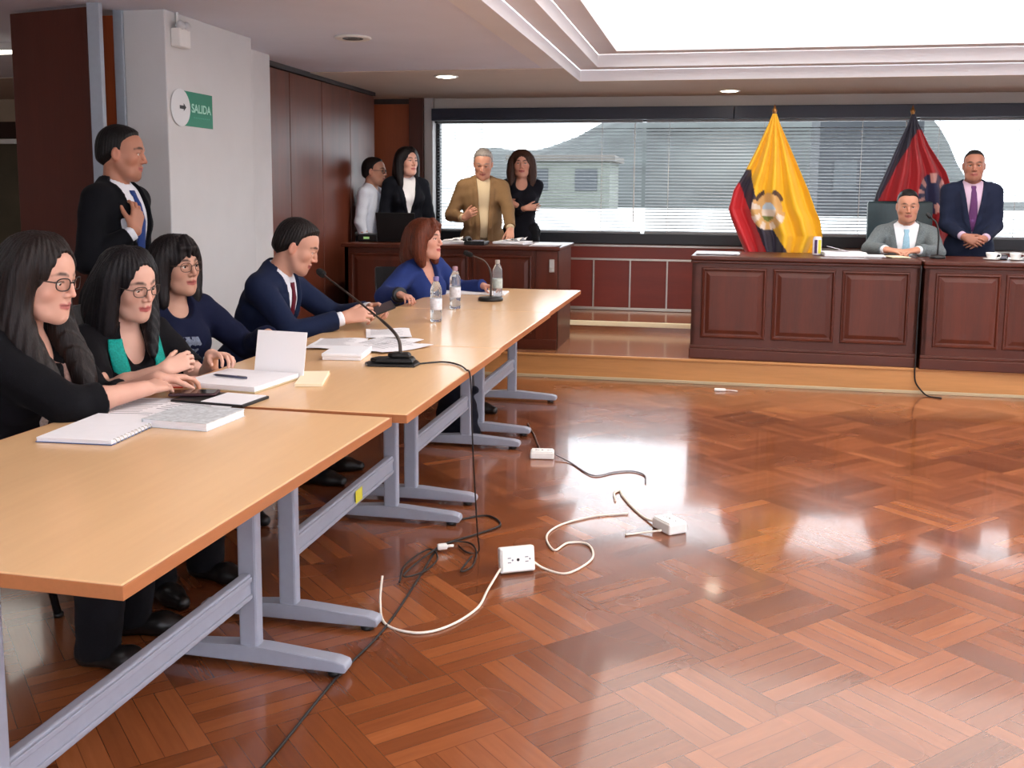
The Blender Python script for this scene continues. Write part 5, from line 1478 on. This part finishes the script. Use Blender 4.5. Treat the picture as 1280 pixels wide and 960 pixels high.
# 4 man in navy, reading, holding a phone
person('seated man in a navy suit and dark red tie bending over his phone', (-1.955, 4.47, 1.118), 0, 2,
    look=(14, 24, 0), lean=24, neck=.62, h=1.68, build=1.08, seat=.46,
    arms=({'w': (-1.640, 4.62, .815), 'dir': (.75, -.55, .12), 'palm': (-.2, -.6, -.75), 'curl': [.7, .8, .85, .9], 'thumb': .2, 'pole': (-.8, -.5, -.9)},
          {'w': (-1.675, 4.345, .800), 'dir': (.80, .50, .14), 'palm': (-.2, .7, -.5), 'curl': [.5, .65, .75, .85], 'thumb': .15, 'pole': (.9, -.3, -.8)}),
    hair=short_hair((24, 20, 20), top=.022, side=.009, quiff=.026), outfit=suit((27, 36, 62), tie=(92, 24, 40), hem=-.06, button=.14),
    skin=(198, 148, 126), gaze=(0, 25), fine=(.003, .0042), stubble=.25, brow=(26, 20, 20))
e = empty('mobile_phone', (-1.545, 4.50, .830)); e.rotation_euler = (R(25), R(-20), R(30)); tag(e, 'small dark phone held in the hands of the man in navy', 'phone')
b = MB(); b.box((-.060, -.034, -.005), (.060, .034, .005), .004, seg=3); b.build('case', M_black, e)
b = MB(); b.box((-.054, -.030, .0045), (.054, .030, .0056)); b.build('screen', mat('phone_screen', (70, 60, 62), .1), e)

# 5 woman in blue at the end of the table, looking toward the benches
def band(P, F):
    A = P.arm[1]; u = Vector(nrm(A.W-A.E)); q = Vector((0, 0, 1)).rotation_difference(u).to_matrix().to_4x4(); q.translation = Vector(A.W)-u*.012
    b = MB(); b.lathe([(.034, -.018), (.044, -.018), (.046, 0), (.044, .018), (.034, .018)], 24, q); b.build('wristband', M_black, P.root)
w5_hair = long_hair((92, 44, 26), [
    L([(-.03, .02, .10), (-.080, .0, .03), (-.088, .0, -.06), (-.08, .03, -.14)], [.03, .034, .036, .018]),
    L([(.03, .02, .10), (.082, .0, .03), (.092, -.005, -.06), (.088, .02, -.15)], [.03, .036, .040, .020]),
    L([(0, -.085, .02), (0, -.10, -.10), (0, -.09, -.18)], [.065, .07, .04])],
    cap=.022, face=(.056, .080, .088), facez=-.032,
    fringe=[([(.01, .055, .118), (.034, .078, .085), (.052, .068, .045)], [.018, .015, .008]), ([(.0, .055, .118), (-.024, .084, .086), (-.042, .078, .050)], [.018, .014, .007])])
person('woman with reddish hair in a blue cardigan at the far end of the tables', (-1.765, 5.98, 1.088), 0, -22,
    look=(12, -3, 0), lean=12, side=8, neck=.25, h=1.56, female=True, build=1.04, seat=.46,
    arms=({'w': (-1.45, 6.20, .79), 'dir': (.8, -.4, 0), 'palm': (0, 0, -1), 'curl': .5}, {'w': (-1.77, 5.47, .795), 'dir': (.75, -.6, -.05), 'palm': (0, 0, -1), 'curl': .8, 'pole': (.8, -.2, -.5)}),
    hair=w5_hair, outfit=top((38, 54, 110), 1.0, neckc=None, vneck=(.28, .075), loose=.010, name='cardigan', after=band), skin=(204, 150, 130), gaze=(5, -4), fine=(.0042, .0055), lip=(170, 74, 76))

# 6 man standing at left by the pillar, in profile, hand on his chest
person('man in a black suit standing by the white pillar, hand on his chest', (-2.70, 4.22, 1.548), 0, 2,
    look=(16, 6, 0), lean=3, neck=.20, h=1.67, legs='stand', build=1.04,
    arms=({'l': (-.27, -.02, -.06), 'ldir': (0, .1, -1), 'lpalm': (1, 0, 0), 'curl': .4}, {'w': (-2.575, 4.10, 1.195), 'dir': (-.05, .40, .85), 'palm': (-.9, .3, .0), 'curl': [.6, .75, .85, .9], 'thumb': .5, 'pole': (.8, -.9, -.6)}),
    hair=short_hair((20, 18, 19), top=.014, side=.007, quiff=.012), outfit=suit((14, 15, 20), tie=(36, 60, 120), button=.0, vw=.085, buttons=1, trous=(16, 16, 20)),
    skin=(176, 122, 98), stubble=.45, fine=(.0032, .0044), brow=(22, 18, 18))

# 7-10 people behind the clerk desk
person('man in a white shirt and glasses standing by the panelled wall, facing right', (-2.965, 8.47, 1.560), PZ, -2,
    look=(4, 2, 0), lean=2, h=1.50, legs='stand', arms=({'l': (-.20, .04, -.06), 'ldir': (0, .1, -1)}, {'l': (.20, .05, -.06), 'ldir': (0, .1, -1)}),
    hair=short_hair((28, 24, 24), top=.012, side=.006, quiff=.006), outfit=top((206, 212, 226), 1.0, neckc=None, vneck=(.42, .05), name='shirt', trous=(40, 42, 52)),
    glasses={'rgb': (30, 26, 26), 'r': .002}, skin=(198, 146, 122), stubble=.3, fine=(.0045, .006))
w8_hair = long_hair((20, 16, 18), [
    L([(-.03, .02, .10), (-.080, .0, .03), (-.086, -.005, -.08), (-.082, .02, -.2)], [.03, .032, .034, .018]),
    L([(.03, .02, .10), (.080, .0, .03), (.088, -.005, -.08), (.085, .02, -.22)], [.03, .034, .036, .018]),
    L([(0, -.085, .02), (0, -.10, -.12), (0, -.09, -.26)], [.065, .07, .04])], cap=.018, face=(.056, .082, .098), facez=-.022)
person('woman in a black blazer and white blouse standing behind the laptop', (-2.655, 8.44, 1.643), PZ, -58,
    look=(22, -2, 0), lean=2, h=1.57, legs='stand', female=True, arms=({'l': (-.24, .06, -.10), 'ldir': (0, .1, -1)}, {'l': (.24, .06, -.10), 'ldir': (0, .1, -1)}),
    hair=w8_hair, outfit=suit((18, 20, 28), shirt=(222, 222, 226), button=.16, vw=.075, collar=True), skin=(206, 156, 138), fine=(.0045, .006), lip=(170, 86, 84))
person('grey haired man in a tan jacket standing behind the clerk desk', (-1.978, 8.44, 1.628), PZ, -72,
    look=(-8, 22, -2), lean=4, h=1.57, legs='stand', build=1.12, belly=.02,
    arms=({'w': (-1.67, 8.17, 1.035), 'dir': (.1, -.6, -.5), 'palm': (0, -.4, -1), 'curl': .3, 'pole': (-.8, -.4, 0)}, {'l': (.17, .20, .16), 'ldir': (-.5, .6, .4), 'lpalm': (-.6, 0, .3), 'curl': .8}),
    hair=short_hair((150, 142, 136), top=.014, side=.010, quiff=.006), outfit=suit((126, 98, 68), shirt=(196, 176, 144), button=-.3, vw=.06, open_hem=.055, trous=(110, 92, 70), buttons=0, noise=.2), skin=(196, 142, 118), fine=(.0045, .006), brow=(110, 100, 96))
w10_hair = long_hair((60, 38, 28), [
    L([(-.03, .02, .10), (-.082, .0, .03), (-.094, -.005, -.08), (-.092, .02, -.19)], [.03, .036, .040, .022]),
    L([(.03, .02, .10), (.082, .0, .03), (.094, -.005, -.08), (.092, .02, -.19)], [.03, .036, .040, .022]),
    L([(0, -.085, .02), (0, -.10, -.12), (0, -.09, -.22)], [.065, .07, .04])], cap=.020, face=(.055, .082, .092), facez=-.026)
person('woman with brown hair in a dark dress standing with folded arms before the window', (-1.745, 8.98, 1.640), .255, -80,
    look=(0, 0, 0), lean=0, h=1.50, legs='stand', female=True,
    arms=({'l': (.06, .17, .235), 'ldir': (1, .1, .1), 'lpalm': (0, -1, 0), 'curl': .4}, {'l': (-.04, .20, .20), 'ldir': (-1, .05, .1), 'lpalm': (0, -1, 0), 'curl': .4}),
    hair=w10_hair, outfit=top((22, 22, 30), .92, neckc=(0, .10, .49), neckr=(.075, .10, .09), name='dress', hem=-.16), skin=(200, 146, 124), fine=(.0045, .006), lip=(170, 80, 80))

# 11 seated man in grey, 12 man standing beside him
person('man in a grey jacket and pale blue tie seated behind the left bench', (1.436, 8.20, 1.303), PZ, -96,
    look=(2, 8, 0), lean=8, neck=.28, h=1.70, build=1.10, fat=1.06, seat=.46,
    arms=({'w': (1.445, 7.80, .985), 'dir': (-.75, -.5, -.05), 'palm': (-.3, 0, -1), 'curl': .5, 'pole': (-.9, -.3, -.4)}, {'w': (1.235, 7.80, .985), 'dir': (.75, -.5, -.05), 'palm': (.3, 0, -1), 'curl': .5, 'pole': (.9, -.3, -.4)}),
    hair=short_hair((26, 22, 22), top=.014, side=.006, quiff=.006), outfit=suit((104, 112, 114), tie=(150, 186, 204), shirt=(232, 234, 238), hem=-.06, button=.12, vw=.085, noise=.3, weave=140, trous=(60, 64, 68)), skin=(196, 140, 114), stubble=.35, fine=(.0045, .006))
person('man in a navy suit and purple tie standing with clasped hands behind the benches', (1.945, 8.42, 1.618), PZ, -94,
    look=(-6, 4, 0), lean=0, h=1.56, legs='stand', build=1.06,
    arms=({'l': (-.075, .215, .06), 'ldir': (.85, .25, -.35), 'lpalm': (.2, -1, -.2), 'curl': .5}, {'l': (.075, .235, .075), 'ldir': (-.85, .25, -.35), 'lpalm': (-.2, -1, -.2), 'curl': .5}),
    hair=short_hair((38, 34, 34), top=.006, side=.003, quiff=.0), outfit=suit((32, 38, 58), tie=(96, 56, 100), shirt=(206, 180, 200), button=.10, vw=.075), skin=(168, 114, 92), stubble=.3, fine=(.0045, .006))

# their chairs
for x, y, rz, lb in ((-2.26, 2.50, -82, 'black chair under the nearest woman'), (-2.26, 3.15, -90, 'black chair under the woman in the turquoise stole'), (-2.35, 3.90, -94, 'black chair under the woman in the navy sweater'), (-2.36, 4.45, -88, 'black chair under the man in the navy suit'), (-1.86, 6.10, -150, 'black chair under the woman in the blue cardigan')):
    chair((x, y), rz, lb)
# ------------------------------------------------------------------ light
w = bpy.data.worlds.new('sky'); SC.world = w; w.use_nodes = True
bg = w.node_tree.nodes['Background']; bg.inputs[0].default_value = (.86, .93, 1.0, 1); bg.inputs[1].default_value = 5
sl = bpy.data.lights.new('sun', 'SUN'); sl.energy = 2.5; sl.angle = R(3); so = bpy.data.objects.new('sun', sl); COL.objects.link(so); so.rotation_euler = (R(42), 0, R(150))
def area(name, loc, size, power, rot=(0, 0, 0), col=(1, 1, 1)):
    l = bpy.data.lights.new(name, 'AREA'); l.shape = 'RECTANGLE'; l.size, l.size_y = size; l.energy = power; l.color = col
    o = bpy.data.objects.new(name, l); COL.objects.link(o); o.location = loc; o.rotation_euler = rot; return o
area('rear_ceiling_fill', (1.4, -1.6, CZ-.03), (4.5, 1.6), 28)  # unseen fill added under the ceiling behind the camera
area('front_fill', (.6, -3.1, 1.35), (7, 1.6), 85, (R(90), 0, 0), (.97, .98, 1))  # added frontal fill behind the camera, no window there
area('ceiling_fill', (4.9, 2.5, 1.9), (.3, 7), 240, (R(180), R(-35), 0), (.88, .92, 1)).data.spread = R(115)  # added fill at the right wall, aimed up to brighten the ceiling
area('ceiling_fill', (.6, -2.9, 2.0), (6, .3), 150, (R(145), 0, 0), (.88, .92, 1)).data.spread = R(115)  # second added ceiling fill, behind the camera
area('side_fill', (5.15, 1.5, 1.5), (5, 1.5), 38, (0, R(90), 0), (.95, .97, 1))  # added fill from the right, no window modelled
area('annex_ceiling_lamp', (-5.6, 6.2, CZ-.03), (1.4, 2.5), 22, (0, 0, 0), (1, .95, .86))
area('left_ceiling_area', (-3.6, 1.4, CZ-.03), (1.2, 2.5), 16)  # area light under the ceiling, out of view on the left
for x, y in ((-2.13, 7.80), (.073, 9.20)):
    l = bpy.data.lights.new('downlight_bulb', 'SPOT'); l.energy = 60; l.spot_size = R(120); l.spot_blend = .6; l.color = (1, .9, .76); l.shadow_soft_size = .05
    o = bpy.data.objects.new('downlight_bulb', l); COL.objects.link(o); o.location = (x, y, CZ-.03)
# ------------------------------------------------------------------ camera
yaw, pitch, roll = .2005, .1236, .0077
f = Vector((-math.sin(yaw)*math.cos(pitch), math.cos(yaw)*math.cos(pitch), -math.sin(pitch)))
r = Vector((math.cos(yaw), math.sin(yaw), 0)); u = r.cross(f)
c, s = math.cos(roll), math.sin(roll); r, u = c*r+s*u, -s*r+c*u
cam = bpy.data.cameras.new('camera'); co = bpy.data.objects.new('camera', cam); COL.objects.link(co); SC.camera = co
M = Matrix(((r.x, u.x, -f.x, 0), (r.y, u.y, -f.y, 0), (r.z, u.z, -f.z, 1.378), (0, 0, 0, 1)))
co.matrix_world = M
cam.sensor_width = 36; cam.lens = 36*1250/1280; cam.shift_y = (397-480)/1280; cam.clip_start = .05; cam.clip_end = 400
SC.view_settings.view_transform = 'Standard'; SC.view_settings.look = 'None'; SC.view_settings.exposure = 0.1; SC.view_settings.gamma = 1.0
SC.view_settings.use_curve_mapping = False
